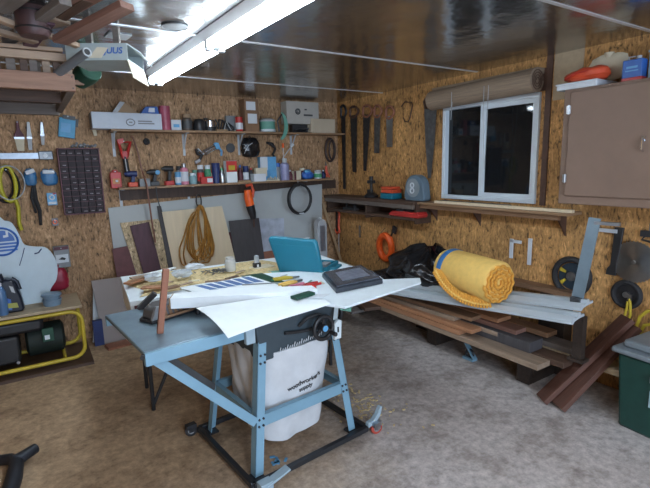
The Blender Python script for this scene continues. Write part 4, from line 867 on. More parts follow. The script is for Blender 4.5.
g = G(); g.lathe([(0,0),(.04,0),(.05,.01),(.05,.02),(0,.025)], ax=(0,-1,0), seg=24); solo('sanding_pad', g, 'dark grey', 'dark round pad hanging on the wall right of the caulking gun', 'pad', wallz(230, 148, .005))
t = thing('black_backpack', 'black glossy helmet-shaped bag hanging under the upper shelf', 'bag', wallz(250, 148, .10)); g = G(); g.M = Matrix.Translation((0,0,-.10)); closed(g, sack(.21,.12,.20,31), 28, 14); g.build('bag', 'bag plastic', t, smooth=70); g = G(); g.tube([(-.03,0,.08),(0,0,.13),(.03,0,.08)], .006); g.build('strap', 'black', t); g = G(); g.tube([(-.09,-.05,-.06),(-.05,-.07,.02),(.0,-.07,.05)], .004, 5); g.build('cord', 'light grey', t)
t = thing('black_strap', 'bundle of black webbing hanging behind the green visor', 'strap', wallz(271, 149, .06)); g = G()
for k in range(3): g.tube([(-.05+.01*k,0,.07),(.02,-.02*k,.06-.02*k),(.05,-.01,.0),(.02,0,-.06),(.04,0,-.09)], .014, 6)
g.build('strap', 'black rubber', t, smooth=60)
t = thing('stirring_stick', 'pale stick with a white square head leaning against the wall over the lower shelf', 'tool', wallz(284, 157, .10)); g = G(); g.cyl((-.03,0,-.03),(.10,0,.12),.006); g.build('handle', 'light grey', t); g = G(); g.box((.11,0,.13),(.05,.015,.03), Matrix.Rotation(RAD(-40), 3, 'Y')); g.build('head', 'white', t, .003)
t = thing('screwdriver', 'screwdriver with an orange grip stuck upright in the row of bottles', 'screwdriver', wallz(283, 146, .13)); g = G(); g.cyl((0,0,-.02),(0,0,.03),.014,.011); g.build('grip', 'orange', t); g = G(); g.cyl((0,0,-.02),(0,0,-.14),.004); g.build('shank', 'steel', t)
t = thing('hanging_hoses', 'dark brown rubber loops hanging on the wall by the corner, above the lower shelf end', 'hose', wallz(330, 150, .04)); g = G(); g.ring((0,0,0), .065, .014, 'y', 30, 7, 2.1); g.ring((.02,-.02,.0), .045, .010, 'y', 30, 7, 2.6); g.build('hose', mat('dark hose', (.05,.03,.025), .5, var=.2), t, smooth=60)
t = thing('orange_snips', 'orange-handled snips standing at the right end of the lower shelf', 'snips', (wallz(327, 167, .12)[0], -.12, SL+.071)); g = G(); g.tube([(-.01,0,.08),(-.0,0,.0),(.035,0,-.06)], .010); g.tube([(-.02,0,.07),(-.015,0,.0),(-.0,0,-.055)], .009); g.build('handle', 'orange red', t); g = G(); g.prism([(-.025,.07),(.0,.08),(-.02,.13)], .006); g.build('blade', 'dull steel', t)
# --- under the lower shelf: batten, hanging things, leaning sheets
g = G(); g.b2((0,-.02,-.10),(onb(333,190).x-xa2, 0, 0)); solo('wall_batten', g, 'dark brown v', 'dark wooden batten on the back wall just under the lower shelf', 'batten', (xa2+.03, 0, SL-.03))
def leaner(name, q, o_bot, o_top, m, label, t_=.015, cat='panel', group=None):
    """sheet leaning on the wall; q = picture corners tl, tr, br, bl"""
    P = []
    for (x, y), o in zip(q, (o_top, o_top, o_bot, o_bot)): P.append(onb(x, y, o))
    base = P[3].copy(); lp = [v-base for v in P]
    g = G(); off = Vector((0, t_, 0))
    A = [g._v(v) for v in lp]; B = [g._v(v+off) for v in lp]
    g._f(A); g._f(B[::-1])
    for i in range(4): g._f([A[i], B[i], B[(i+1) % 4], A[(i+1) % 4]])
    o = g.build(name, m, None, .001); o.location = base; return tag(o, label, cat, group)
def ybot(px, o):      # picture row of the floor at that distance from the wall
    lo, hi = 244, 487
    for _ in range(30):
        mid_ = (lo+hi)/2
        if onb(px, mid_, o).z > .003: lo = mid_
        else: hi = mid_
    return lo
def down(q, o_bot):
    """extend a leaner's lower corners to the floor"""
    (tl, tr, br, bl) = q
    def ext(a, b):
        x = b[0]
        for _ in range(4):
            y = ybot(x, o_bot); x = a[0]+(b[0]-a[0])*(y-a[1])/(b[1]-a[1])
        return (x, y)
    return (tl, tr, ext(tr, br), ext(tl, bl))
leaner('white_sheet', down(((108,208),(322,184),(322,262),(119,290)), .06), .06, .025, mat('white sheet', (.44,.47,.47), .6, var=.05, scale=3), 'big white sheet standing against the back wall behind the leaning boards', .006)
leaner('leaning_board', down(((112,249),(128,246),(141,290),(121,300)), .17), .17, .06, 'dusty maroon', 'dusty maroon board leaning at the left end of the boards', .012, 'board')
leaner('leaning_board', down(((120,223),(158,219),(183,262),(137,275)), .125), .125, .045, 'strand panel', 'pale strand-board panel showing on both sides of the dark purple board', .008, 'board')
leaner('leaning_board', down(((130,226),(149,222),(163,276),(146,282)), .17), .17, .075, 'purple brown', 'dark purple-brown board leaning in front of the pale strand-board panel', .012, 'board')
leaner('leaning_board', down(((157,206),(161,206),(178,272),(170,276)), .145), .145, .05, 'charcoal board', 'narrow black board edge left of the cream plywood', .010, 'board')
leaner('plywood_sheet', down(((162,212),(222,206),(236,262),(176,280)), .165), .165, .07, 'pale plywood', 'cream plywood sheet leaning behind the coiled brown cord', .010)
leaner('leaning_board', down(((229,221),(259,218),(265,262),(236,264)), .22), .22, .10, 'charcoal board', 'wide charcoal and brown board leaning right of the cream plywood', .012, 'board')
leaner('leaning_board', down(((225,233),(231,232),(238,262),(231,264)), .185), .185, .075, 'maroon', 'narrow dark maroon strip left of the wide charcoal board', .008, 'board')
leaner('leaning_board', down(((263,252),(276,250),(279,266),(265,268)), .19), .19, .09, 'stick red brown', 'short dark brown offcut leaning beside the printed sheet', .012, 'board')
leaner('printed_sheet', down(((256,219),(284,218),(285,262),(263,262)), .13), .13, .05, 'marble print', 'pale blue mottled sheet leaning left of the teal case', .005)
leaner('wood_stick', down(((322,204),(324,203),(331,225),(329,226)), .25), .25, .045, 'pine v', 'thin light wooden stick leaning in the corner', .01, 'stick')
leaner('beige_sheet', ((91,281),(122,277),(142,342),(105,348)), .28, .12, mat('grey panel', (.30,.26,.25), .7, var=.06, scale=3), 'grey-beige panel leaning on the wall left of the saw', .012)
leaner('white_board', ((93,281),(101,280),(103,340),(93,344)), .16, .06, 'board white', 'narrow white board with a blue mark behind the grey-beige panel', .02, 'board')
g = G(); g.prism([(0,0),(.28,0),(.30,.02),(.01,.02)], .14, -.07); solo('floor_scrap', g, 'stick red brown', 'thin reddish wood scrap on the floor at the foot of the grey-beige panel', 'wood scrap', (onb(105,345,.34).x, -.40, 0), .12)
a = onb(95, 305, .13); g = G(); g.b2((-.03,-.02,0),(.05,.03,.24)); solo('navy_box', g, 'navy', 'navy and white box end beside the narrow white board', 'box', (a.x-.02, -.26, .0))
t = bpy.data.objects['navy_box']
# coiled extension cord
a = onb(199, 200, .14)
t = thing('extension_cord', 'orange-brown extension cord coil hung by a black loop in front of the cream plywood', 'cord', (a.x, -.13, a.z-.07))
g = G(); g.ring((-.0,0,.06), .026, .007, 'y', 16, 6, 2.6); g.build('hanging_loop', 'black', t)
rnd = random.Random(4)
g = G()
for k in range(9):
    tl = RAD(-10+3.3*k); hw = .050+rnd.uniform(-.008,.012)+.006*k; hh = .285+rnd.uniform(-.03,.03); oy = -.018-.011*(k % 3)
    pts = []
    for i in range(34):
        th = 2*PI*i/34; x_ = hw*math.cos(th)*(1-.28*math.sin(th))*1.15; z_ = hh*math.sin(th)-hh
        pts.append((x_*math.cos(tl)-z_*math.sin(tl)*-1, oy+.004*math.sin(3*th+k), z_*math.cos(tl)+.02*math.sin(5*th+k)))
    g.tube(pts, .0078, 6, True)
for k in range(3): g.tube([(-.09,-.035,-.48+.02*k),(-.03,-.045,-.40-.03*k),(.04,-.04,-.30+.03*k),(.10,-.04,-.50)], .0078, 6)
g.build('coil', 'cord brown', t, smooth=60)
a = onb(300, 199, .10); t = thing('black_coil', 'round coil of black tubing hanging below the lower shelf', 'coil', (a.x, -.235, onb(300,199,.235).z)); t.location.x = onb(300,199,.235).x
g = G(); 
for k in range(3): g.ring((0,.012*k-.01,.0), .142+.003*k, .014, 'y', 44, 8, 1.14)
g.build('tubing', 'black', t, smooth=60); g = G(); g.box((-.0,-.028,-.163),(.06,.012,.014)); g.build('tie', 'white', t); g = G(); g.cyl((0,-.03,.150),(0,.03,.150),.006); g.cyl((0,.028,.150),(0,.04,SL-.012-t.location.z),.005); g.build('peg', 'steel', t)
a = onb(250, 200, .235); t = thing('reciprocating_saw', 'orange and black power saw hanging nose down from the lower shelf', 'power saw', (a.x, -.245, a.z-.03)); t.scale = (1.35,1.2,1.4); 
g = G(); g.tube([(-.02,0,.10),(-.015,0,.04),(-.005,0,-.02)], [.028,.036,.034], 12); g.build('housing', 'orange', t, smooth=60); g = G(); g.tube([(-.03,0,.13),(.015,0,.14),(.03,0,.09),(.02,0,.04)], .012, 8); g.build('handle', 'orange red', t, smooth=60); g = G(); g.tube([(-.005,0,-.02),(.01,0,-.08),(.018,0,-.125)], [.036,.032,.022], 12); g.build('nose', 'black', t, smooth=60); g = G(); g.b2((.014,-.003,-.19),(.026,.003,-.12)); g.build('blade', 'leather brown', t); g = G(); g.cyl((0,0,.12),(0,.045,(SL-.012-t.location.z)/1.4),.004); g.build('hanging_cord', 'black', t)
g = G(); g.tube([(0,0,.0),(.0,-.01,-.10),(.03,0,-.25),(.04,0,-.34)], .005, 5); solo('power_cord', g, 'dark grey', 'thin dark cord hanging from the lower shelf over the leaning boards', 'cord', (onb(156,188,.21).x, -.212, SL-.005))
a = onb(237,186,.16)
# silver level / canister by the corner
a = onz(322, 268, .55); t = thing('silver_cylinder', 'tall silver arched metal case standing in the corner behind the teal case', 'metal case', (onb(321, 250, .30).x, -.30, .0))
zt_ = onb(321, 219, .30).z; g = G(); g.prism([(-.06,0),(.06,0),(.06,zt_-.06)] + [(p_[0], p_[1]) for p_ in arc(0, zt_-.06, .06, 0, 180, 10)][1:], .09, -.045); g.build('shell', 'light grey', t, .004); g = G(); g.prism([(-.035,.6),(.035,.6),(.035,zt_-.07),(-.035,zt_-.07)], .003, -.048); g.build('front_plate', 'galvanised', t); g = G(); g.cyl((0,0,zt_),(0,0,zt_+.02),.015); g.build('knob', 'white', t)
# ---- parts organiser
A = onb(60, 148, .14); B = onb(104, 214, .14); w = onb(103,150,.14).x-onb(61,150,.14).x; h = onb(82,148,.14).z-onb(86,214,.14).z
t = thing('parts_organizer', 'dark red steel cabinet of many small black parts drawers on the back wall', 'parts cabinet', (onb(82,180,.14).x, -.002, onb(86,214,.14).z)); t.rotation_euler = (0, 0, 0)
g = G(); d = .13
g.b2((-w/2,-d,0),(-w/2+.008,0,h)); g.b2((w/2-.008,-d,0),(w/2,0,h)); g.b2((-w/2,-d,0),(w/2,0,.008)); g.b2((-w/2,-d,h-.008),(w/2,0,h)); g.b2((-w/2,-.01,0),(w/2,0,h))
for k in range(1, 11): g.b2((-w/2+.008,-.127,.01+(h-.02)/11*k-.002),(w/2-.008,-.03,.01+(h-.02)/11*k+.002))
g.build('frame', mat('cabinet maroon', (.13,.035,.05), .5, var=.3), t)
NC, NR = 5, 11; dw, dh = (w-.02)/NC, (h-.02)/NR
g = G(); g.b2((-dw/2+.002,0,.002),(dw/2-.002,.10,dh-.004)); g.b2((-dw/2+.004,-.006,.0),(dw/2-.004,0,dh*.62)); g.box((0,-.008,dh*.45),(dw*.35,.008,.005)); dr0 = g.build('drawer', mat('drawer black', (.02,.010,.014), .65, var=.3), t)
lab = G(); lab.box((0,-.0055,dh*.3),(dw*.42,.003,dh*.13)); lb0 = lab.build('drawer_label', mat('drawer label', (.36,.32,.34), .6, var=.4, scale=40), dr0)
rnd = random.Random(11); first = True
for r_ in range(NR):
    for c_ in range(NC):
        loc = (-w/2+.01+dw*(c_+.5), -.122+.0, .01+dh*r_+.001)
        if first: dr0.location = loc; first = False; continue
        o = dr0.copy(); COL.objects.link(o); o.location = loc; o.location.y += -rnd.choice([0,0,0,.004])
        if rnd.random() < .55:
            q = lb0.copy(); COL.objects.link(q); q.parent = o; q.location.x = rnd.uniform(-.006,.006)
t = thing('small_parts_heap', 'little heap of oddments on top of the red parts cabinet', 'oddments', (onb(82,150,.1).x, -.07, onb(82,148,.14).z+.001)); g = G()
for k in range(7): g.cyl((-.08+.03*k,rnd.uniform(-.03,.03),.012),(-.06+.03*k,rnd.uniform(-.03,.03),.02+.03*rnd.random()),.010+.005*rnd.random(), seg=8)
g.build('oddments', 'grey', t)
# ---- left wall-hung things
def brush(px, y0, y1, label, hm, bm2, w=.05, tilt=0.):
    a, b = onb(px, y0, .03), onb(px, y1, .03); h = a.z-b.z
    t = thing('paint_brush', label, 'brush', (a.x, -.03, a.z), 0, rot=(0, RAD(tilt), 0))
    g = G(); g.prism([(-.01,0),(.01,0),(.014,-h*.3),(w/2,-h*.45),(w/2,-h*.58),(-w/2,-h*.58),(-w/2,-h*.45),(-.014,-h*.3)], .016, -.008); g.build('handle', hm, t, .003)
    g = G(); g.prism([(-w/2,-h*.58),(w/2,-h*.58),(w*.35,-h),(-w*.35,-h)], .014, -.007); g.build('bristles', bm2, t)
    g = G(); g.b2((-w/2-.002,-.011,-h*.60),(w/2+.002,.011,-h*.53)); g.build('ferrule', 'steel', t); return t
brush(17, 121, 151, 'wide brush with a dark red handle and pale bristles, hanging at the upper left', 'maroon', 'cream', .07)
brush(28, 122, 150, 'white-handled brush hanging right of the dark red one', 'white', 'light grey', .035, 2)
brush(41.5, 122, 145, 'narrow steel putty knife hanging above the grey bar end', 'steel', 'light grey', .03, 3)
brush(91, 118, 136, 'pale pointed brush hanging left of the long white carton', 'light grey', 'cream', .035, -8)
t = thing('blue_packet', 'bright blue packaged item hanging tilted above the parts cabinet', 'packet', wallz(67, 128, .03), rot=(0, RAD(9), 0)); g = G(); g.box((0,0,0),(.13,.02,.17)); g.build('packet', mat('packet blue', (.03,.27,.48), .4, var=.12, scale=20), t, .004); g = G(); g.box((-.01,-.012,.0),(.075,.003,.08)); g.build('print', 'light blue', t); g = G(); g.b2((-.04,-.011,.075),(.06,.0,.11)); g.b2((.03,-.009,.02),(.085,.0,.09)); g.build('backing_card', 'dark grey', t); g = G(); g.cyl((.0,-.02,.10),(.0,.03,.10),.005, seg=8); g.build('hanging_nail', 'steel', t)
t = thing('steel_rule', 'long flat grey steel bar fixed level on the wall at the far left', 'bar', wallz(18, 156, .02)); g = G(); g.box((0,0,0),(.36,.01,.05)); g.build('bar', 'galvanised', t); g = G(); g.b2((.15,-.025,-.035),(.26,0,.04)); g.build('bar_end', 'dull steel', t, .006); g = G(); g.cyl((.2,-.035,.0),(.2,-.02,.0),.018); g.build('knob', 'white', t)
t = thing('cable_loops', 'yellow and black cable loops hanging at the far left', 'cable', wallz(8, 184, .04)); g = G(); g.ring((-.05,0,.0), .085, .010, 'y', 30, 6, 1.6); g.ring((-.02,-.02,-.01), .10, .009, 'y', 30, 6, 1.45); g.build('black_cable', 'black', t, smooth=60); g = G(); g.ring((-.0,-.015,.0), .055, .017, 'y', 30, 7, 2.7); g.tube([(.03,-.02,-.1),(.05,-.02,-.2),(.04,-.02,-.34),(.05,-.02,-.40)], .016, 7); g.build('yellow_cable', mat('lime yellow', (.45,.40,.02), .5, var=.15), t, smooth=60); g = G(); g.ring((.01,-.03,.01), .11, .006, 'y', 34, 6, 1.3); g.build('grey_cable', 'light grey', t, smooth=60)
for px, lb, ww in ((30.5, 'blue and white glove hanging left of the other, by the parts cabinet', .09), (49, 'blue and white packet hanging beside the red parts cabinet', .115)):
    t = thing('work_glove' if px < 40 else 'blue_package', lb, 'glove' if px < 40 else 'packet', wallz(px, 177, .05)); g = G(); g.M = Matrix.Translation((0,0,-.075)); closed(g, sack(ww*1.05,.05,.14,int(px)), 22, 10); g.build('body', mat('glove blue', (.04,.16,.33), .45, var=.3, scale=18), t, smooth=70); g = G(); g.box((0,-.022,.045),(ww*.8,.02,.035), Matrix.Rotation(RAD(-20 if px < 40 else 3), 3, 'Y')); g.build('white_cuff', 'white', t, .005)
t = thing('small_packet', 'small blue and white packet with a red corner hanging under the larger blue packet', 'packet', wallz(52, 199, .04)); g = G(); g.box((0,0,-.0),(.075,.02,.11)); g.build('card', 'light blue', t, .003); g = G(); g.ring((.0,-.012,.015), .018, .007, 'y', 16, 6); g.b2((-.03,-.013,-.045),(.03,-.01,-.025)); g.build('white_print', 'white', t); g = G(); g.b2((.01,-.013,.04),(.035,-.01,.053)); g.build('red_corner', 'red', t)
t = thing('webbing_strap', 'long black webbing strap hanging beside the yellow cable', 'strap', wallz(34, 188, .03)); g = G(); g.tube([(-.0,0,.05),(.0,0,-.1),(.02,0,-.2),(.015,0,-.33)], [.02,.022,.018,.014], 6); g.tube([(.0,-.01,.05),(-.03,-.01,-.08),(-.01,-.01,-.22)], .011, 6); g.build('strap', 'black rubber', t)
t = thing('oval_hook', 'small orange and silver ring packet hanging below the blue and white packet', 'packet', wallz(55, 222, .03)); g = G(); g.box((0,0,0),(.05,.015,.07)); g.build('card', 'grey', t, .003); g = G(); g.ring((0,-.01,0), .016, .005, 'y', 14, 5); g.build('ring', 'orange', t)

def nail(name, z, x=0.):
    t = bpy.data.objects[name]; w_ = -t.location.y; g = G(); g.cyl((x, -.03, z), (x, w_-.001, z), .004, seg=8); g.build('hanging_nail', 'steel', t)
for n_, z_, x_ in (('cable_loops',.12,.0),('red_cloth',.22,0),('webbing_strap',.03,0),('oval_hook',.02,0),('small_packet',.04,0),('blue_package',.05,0),('work_glove',.05,0),('paint_brush',-.01,0),('paint_brush.001',-.01,0),('paint_brush.002',-.01,0),('paint_brush.003',-.01,0),('blister_pack',.02,0),('extension_cord',.05,0),('hanging_hoses',.12,0),('black_strap',.05,0),('red_tool',.06,0),('small_case',.06,0),('black_backpack',.05,0),('caulking_gun',.02,.1),('multi_tool',.05,0)):
    nail(n_, z_, x_)
# ================================================================ ceiling rack upper left, with offcuts
RY0, RY1, RX0, RX1 = -2.0, -.95, -4.55, -3.035
t = thing('ceiling_rack', 'wooden lumber rack hanging from the ceiling at the upper left', 'rack', (RX1, RY0, 0))
X = RX0-RX1
g = G(); g.b2((X,-.02,2.008),(0,.02,2.092)); fb = g.build('front_beam', mat('x', (0,0,0)) if False else wood('rack pine', (.36,.20,.13), .6, axis='x'), t, .002)
g = G()
for zz in (2.022, 2.078): g.cyl((-.012,-.024,zz),(-.012,-.018,zz),.0035, seg=8)
g.build('nail', 'dark steel', fb)
g = G(); g.b2((X,-.03,2.150),(-.015,.05,2.188)); g.build('upper_rail', wood('rack pale', (.42,.30,.21), .7, axis='x'), t, .002)
g = G(); g.b2((-.04,.02,2.008),(0,-RY0+RY1,2.06)); g.build('side_rail', 'grey board', t, .002)
g = G(); g.b2((X,.42,2.0),(-.04,.46,2.07)); g.build('middle_beam', 'dark board', t, .002)
g = G(); g.b2((X,1.0,1.99),(-.02,1.05,2.08)); g.build('rear_beam', 'grey board', t, .002)
g = G(); g.b2((X,.025,2.062),(-.045,1.0,2.08)); g.build('deck', 'dark board', t)
for i, (x_, w_, m_) in enumerate(((-.025,.04,'rack pale'),(-.075,.03,'dark board'),(-.12,.035,'pile tan'),(-.175,.035,'grey board'),(-.215,.035,'dark board'),(-.27,.04,'grey board'),(-.33,.04,'dark board'))):
    g = G(); g.b2((x_-w_/2,.0,2.092),(x_+w_/2,.05,2.150)); g.build('spacer_block', m_, t, .002)
for x_ in (X+.1, -.12):
    g = G(); g.b2((x_-.02,1.0,2.08),(x_+.02,1.04,ZC)); g.build('hanger', 'grey board', t)
g = G(); g.b2((X+.1,.0,2.188),(X+.16,.04,ZC)); g.build('hanger', 'grey board', t)
# offcuts on the rack: end points given level, z just above rail
def offcut(px0, py0, px1, py1, z0, z1, w, h, m, label, roll=0, name='lumber_offcut'):
    a, b = onz(px0, py0, z0), onz(px1, py1, z1)
    return board(name, a, b, w, h, m, label, 'board', 'offcuts piled on the ceiling rack', RAD(roll))
GR = 'offcuts piled on the ceiling rack'
zr = 2.192
board('lumber_offcut', (-3.50,-1.99,zr+.0), (-3.075,-2.03,zr), .05, .018, 'rack pale', 'pale thin strip lying along the top rail of the rack', group=GR)
offcut(8, 44, 66, 5, 2.225, 2.27, .05, .03, 'pile grey', 'grey stick crossing the rack pile towards the ceiling')
offcut(60, 44, 128, 9, 2.20, 2.285, .075, .03, 'pile red', 'long red-brown board sticking out of the rack pile to the right')
offcut(30, 47, 48, 24, 2.20, 2.25, .06, .03, 'purple brown', 'short purple-grey block lying aslant on the rack pile')
offcut(-6, 20, 38, 36, 2.245, 2.225, .04, .022, 'rack pale', 'pale stick lying aslant at the left of the rack pile')
offcut(-6, 33, 36, 44, 2.215, 2.205, .05, .02, 'pile tan', 'tan stick just above the top rail of the rack')
offcut(44, 36, 78, 48, 2.225, 2.20, .04, .02, 'rack pale', 'pale stick ending right of the rack pile')
offcut(52, 26, 88, 2, 2.26, 2.30, .05, .02, 'dark board', 'dark stick behind the long red-brown board')
offcut(-4, 12, 30, -14, 2.27, 2.29, .10, .02, 'pile grey', 'wide grey board at the top left of the rack pile')
offcut(32, 30, 62, 22, 2.255, 2.262, .09, .015, 'pile tan', 'flat tan plate on the rack pile')
offcut(62, 14, 100, -8, 2.29, 2.31, .10, .015, 'pile red', 'wide reddish board touching the ceiling')
a = onz(20, 42, 2.2); g = G(); g.box((0,0,.02),(.03,.04,.04)); solo('wood_block', g, 'light grey', 'small whitish block on the rack', 'block', (a.x, a.y, 2.225), .2)
a = onz(34, 16, 2.24); t = thing('round_drum', 'dark reddish round drum lying on the rack pile', 'drum', (a.x, a.y+.18, 2.20)); g = G(); g.lathe([(0,0),(.055,0),(.068,.02),(.068,.11),(.06,.125),(0,.125)], seg=26); g.build('shell', mat('drum red', (.07,.035,.035), .5, var=.3), t); g = G(); g.ring((0,0,.03), .070, .004, 'z', 26, 6); g.ring((0,0,.10), .070, .004, 'z', 26, 6); g.build('hoop', 'black', t)
# grey pipe
a, b = onz(68, 66, 2.115), onz(87, 52, 2.15)
t = thing('grey_pipe', 'grey plastic pipe end poking out of the rack', 'pipe', tuple(a)); d = (b-a); g = G(); 
dn = d.normalized(); st = -dn*.12
g.tube([st, d], .021, 14); g.build('pipe', mat('pipe grey', (.16,.19,.22), .45), t, smooth=60); g = G(); g.cyl(d, d+dn*.002, .014, seg=14); g.build('bore', 'black', t); g = G(); x__ = dn.orthogonal().normalized(); y__ = dn.cross(x__); g.tube([d+(x__*math.cos(2*PI*i/18)+y__*math.sin(2*PI*i/18))*.018 for i in range(18)], .004, 6, True); g.build('cut_edge', 'light grey', t)
# green tub behind rack end
a = onb(86, 74, 1.25); t = thing('green_tub', 'dark green round tub wedged beside the end of the rack', 'tub', (a.x, -1.25, a.z)); g = G(); g.lathe([(0,-.09),(.06,-.09),(.075,.0),(.075,.06),(.07,.065),(0,.06)], seg=26, ax=(.35,-.75,.3)); g.build('tub', 'dark green', t)
g = G(); g.b2((-.15,-.02,-.075),(-.02,.02,-.045)); g.build('wood_wedge', 'rack pine', t)
# long silver-white foam board carton with open flaps
z0_ = 2.15; a = onz(128, 60, z0_); b = onz(144, 71, z0_)
da = b-a; cang = math.atan2(da.y, da.x)-PI/2; cw_ = da.length
k_ = (Vector((a.x-CAM.x, a.y-CAM.y)).length)/Vector((ray(126,43).x, ray(126,43).y)).length; z1_ = min(2.325, CAM.z+ray(126,43).z*k_)
t = thing('insulation_carton', 'long whitish carton with blue lettering and open end flaps under the ceiling', 'box', (a.x, a.y, 0), cang)
g = G(); LN = -.30
g.b2((LN,0,z0_),(0,.006,z1_)); g.b2((LN,cw_-.006,z0_),(0,cw_,z1_)); g.b2((LN,.006,z0_),(0,cw_-.006,z0_+.006)); g.b2((LN,.006,z1_-.006),(0,cw_-.006,z1_)); g.b2((LN,.006,z0_+.006),(LN+.006,cw_-.006,z1_-.006)); g.build('body', mat('carton silver', (.36,.42,.42), .6, var=.06), t)
text_mesh('printed_letters', 'JUUS', .042, 'blue', t, (-.07, -.001, z0_+.045), bold=True, shear=.2)
def flapq(g, P, th=.004):
    A = [g._v(p_) for p_ in P]; n = (Vector(P[1])-Vector(P[0])).cross(Vector(P[2])-Vector(P[0])).normalized()*th; B = [g._v(Vector(p_)+n) for p_ in P]
    g._f(A); g._f(B[::-1])
    for i in range(len(P)): g._f([A[i], B[i], B[(i+1) % len(P)], A[(i+1) % len(P)]])
g = G(); flapq(g, [(0,.0,z1_),(0,cw_,z1_),(.05,cw_+.01,z1_-.06),(.05,.06,z1_-.03)]); g.build('top_flap', 'board white', t)
g = G(); flapq(g, [(0,0,z0_),(0,cw_,z0_),(.02,cw_,z0_-.085),(.02,0,z0_-.085)]); g.build('lower_flap', 'cream', t)
g = G(); flapq(g, [(-.19,-.002,z0_+.01),(-.145,-.006,z1_-.02),(-.09,-.002,z0_+.06),(-.13,-.002,z0_+.01)], .003); g.build('torn_flap', 'cream', t)
g = G(); g.b2((LN+.06,cw_*.4,z1_),(LN+.09,cw_*.4+.03,ZC)); g.build('hanger', 'grey board', t); g = G(); g.b2((-.10,cw_*.4,z1_),(-.07,cw_*.4+.03,ZC)); g.build('hanger', 'grey board', t)
# pale plate painting a bright square reflection onto the ceiling
p = onz(88, 32, ZC); g = G(); g.b2((-.07,-.06,-.006),(.05,.06,-.002)); solo('ceiling_reflection', g, 'light grey', 'pale square patch imitating a bright reflection in the ceiling foil above the carton', 'patch', (p.x+.16, p.y, ZC), .1)

# ================================================================ table saw
SA = RAD(5.5); SX, SY = -2.196, -2.528
saw = thing('table_saw', 'contractor table saw on a light blue steel stand with a side wing', 'table saw', (SX, SY, 0), SA)
def SW(p):          # saw frame to world
    c_, s_ = math.cos(SA), math.sin(SA); return Vector((SX+p[0]*c_-p[1]*s_, SY+p[0]*s_+p[1]*c_, p[2]))
def LS(v):          # world to saw frame
    c_, s_ = math.cos(-SA), math.sin(-SA); x_, y_ = v[0]-SX, v[1]-SY; return Vector((x_*c_-y_*s_, x_*s_+y_*c_, v[2]))
TB = [(-.335,-.285),(.345,-.285),(-.335,.285),(.345,.285)]
def toppt(c): return (c[0]*.72, c[1]*.80)
def legf(g, p0, p1, sx, sy):
    """angle iron: two plates meeting on the outer corner"""
    p0, p1 = Vector(p0), Vector(p1); w_ = .048
    for ax_ in ((1,0,0),(0,1,0)):
        o_ = Vector(ax_)*w_*(-sx if ax_[0] else -sy)
        A = [p0, p0+o_, p1+o_, p1]; n_ = Vector((0,1,0))*(-sy)*.004 if ax_[0] else Vector((1,0,0))*(-sx)*.004
        v1 = [g._v(p_) for p_ in A]; v2 = [g._v(p_+n_) for p_ in A]; g._f(v1); g._f(v2[::-1])
        for i in range(4): g._f([v1[i], v2[i], v2[(i+1) % 4], v1[(i+1) % 4]])
for c_ in TB:
    sx, sy = (1 if c_[0] > 0 else -1), (1 if c_[1] > 0 else -1); tp = toppt(c_)
    g = G(); legf(g, (c_[0], c_[1], .045), (tp[0], tp[1], .80), sx, sy); lg = g.build('leg', 'saw blue', saw)
    g = G()
    for zz in (.30, .335, .62, .66):
        f = (zz-.045)/(.80-.045); x_ = c_[0]+(tp[0]-c_[0])*f; y_ = c_[1]+(tp[1]-c_[1])*f
        for dx in (.015, .040): g.cyl((x_-sx*dx, y_+sy*.006, zz),(x_-sx*dx, y_-sy*.004, zz), .006, seg=8)
    g.build('bolt', 'dark steel', lg)
def at_h(c_, zz): tp = toppt(c_); f = (zz-.045)/(.80-.045); return Vector((c_[0]+(tp[0]-c_[0])*f, c_[1]+(tp[1]-c_[1])*f, zz))
for i, j in ((0,1),(2,3),(0,2),(1,3)):
    a, b = at_h(TB[i], .32), at_h(TB[j], .32); ins = (b-a).normalized()*.01
    off = Vector((0,.006 if i == 0 else -.006,0)) if (i, j) in ((0,1),(2,3)) else Vector((.006 if i == 0 else -.006, 0, 0))
    g = G(); g.beam(a+ins+off, b-ins+off, .004, .065); g.beam(a+ins+off*3+Vector((0,0,.030)), b-ins+off*3+Vector((0,0,.030)), .028, .004); g.build('cross_rail', 'saw blue', saw)
    a, b = at_h(TB[i], .775), at_h(TB[j], .775); g = G(); g.beam(a+off, b+off, .004, .05); g.build('top_rail', 'saw blue', saw)
# dark motor housing
g = G(); lo = [(-.235,-.225,.615),(.24,-.225,.615),(.24,.225,.615),(-.235,.225,.615)]; hi = [(-.27,-.245,.845),(.27,-.245,.845),(.27,.245,.845),(-.27,.245,.845)]
A = [g._v(p_) for p_ in lo]; B = [g._v(p_) for p_ in hi]; g._f(A[::-1]); g._f(B)
for i in range(4): g._f([A[i], A[(i+1) % 4], B[(i+1) % 4], B[i]])
hs = g.build('housing', mat('saw housing', (.05,.07,.085), .5, .2, var=.1), saw, .008)
g = G(); pts = [(-.10+.20*k/12, -.249, .745-.03*math.sin(PI*.5*k/12)+ .012*(k/12)) for k in range(13)]; g.tube([(x_, y_, z_) for x_, y_, z_ in pts], .009, 8); g.build('tilt_slot', 'black', saw)
g = G()
for k in range(19):
    f = k/18; x_ = -.13+.27*f; z_ = .645+.03*math.sin(PI*f*.9)*.0+.028*f; hh = .026 if k % 3 == 0 else .016
    g.beam((x_, -.2385-(z_-.615)*.09+.0, z_), (x_+.006, -.2405-(z_-.615)*.09, z_+hh), .004, .003)
g.build('tilt_scale', 'white', saw)
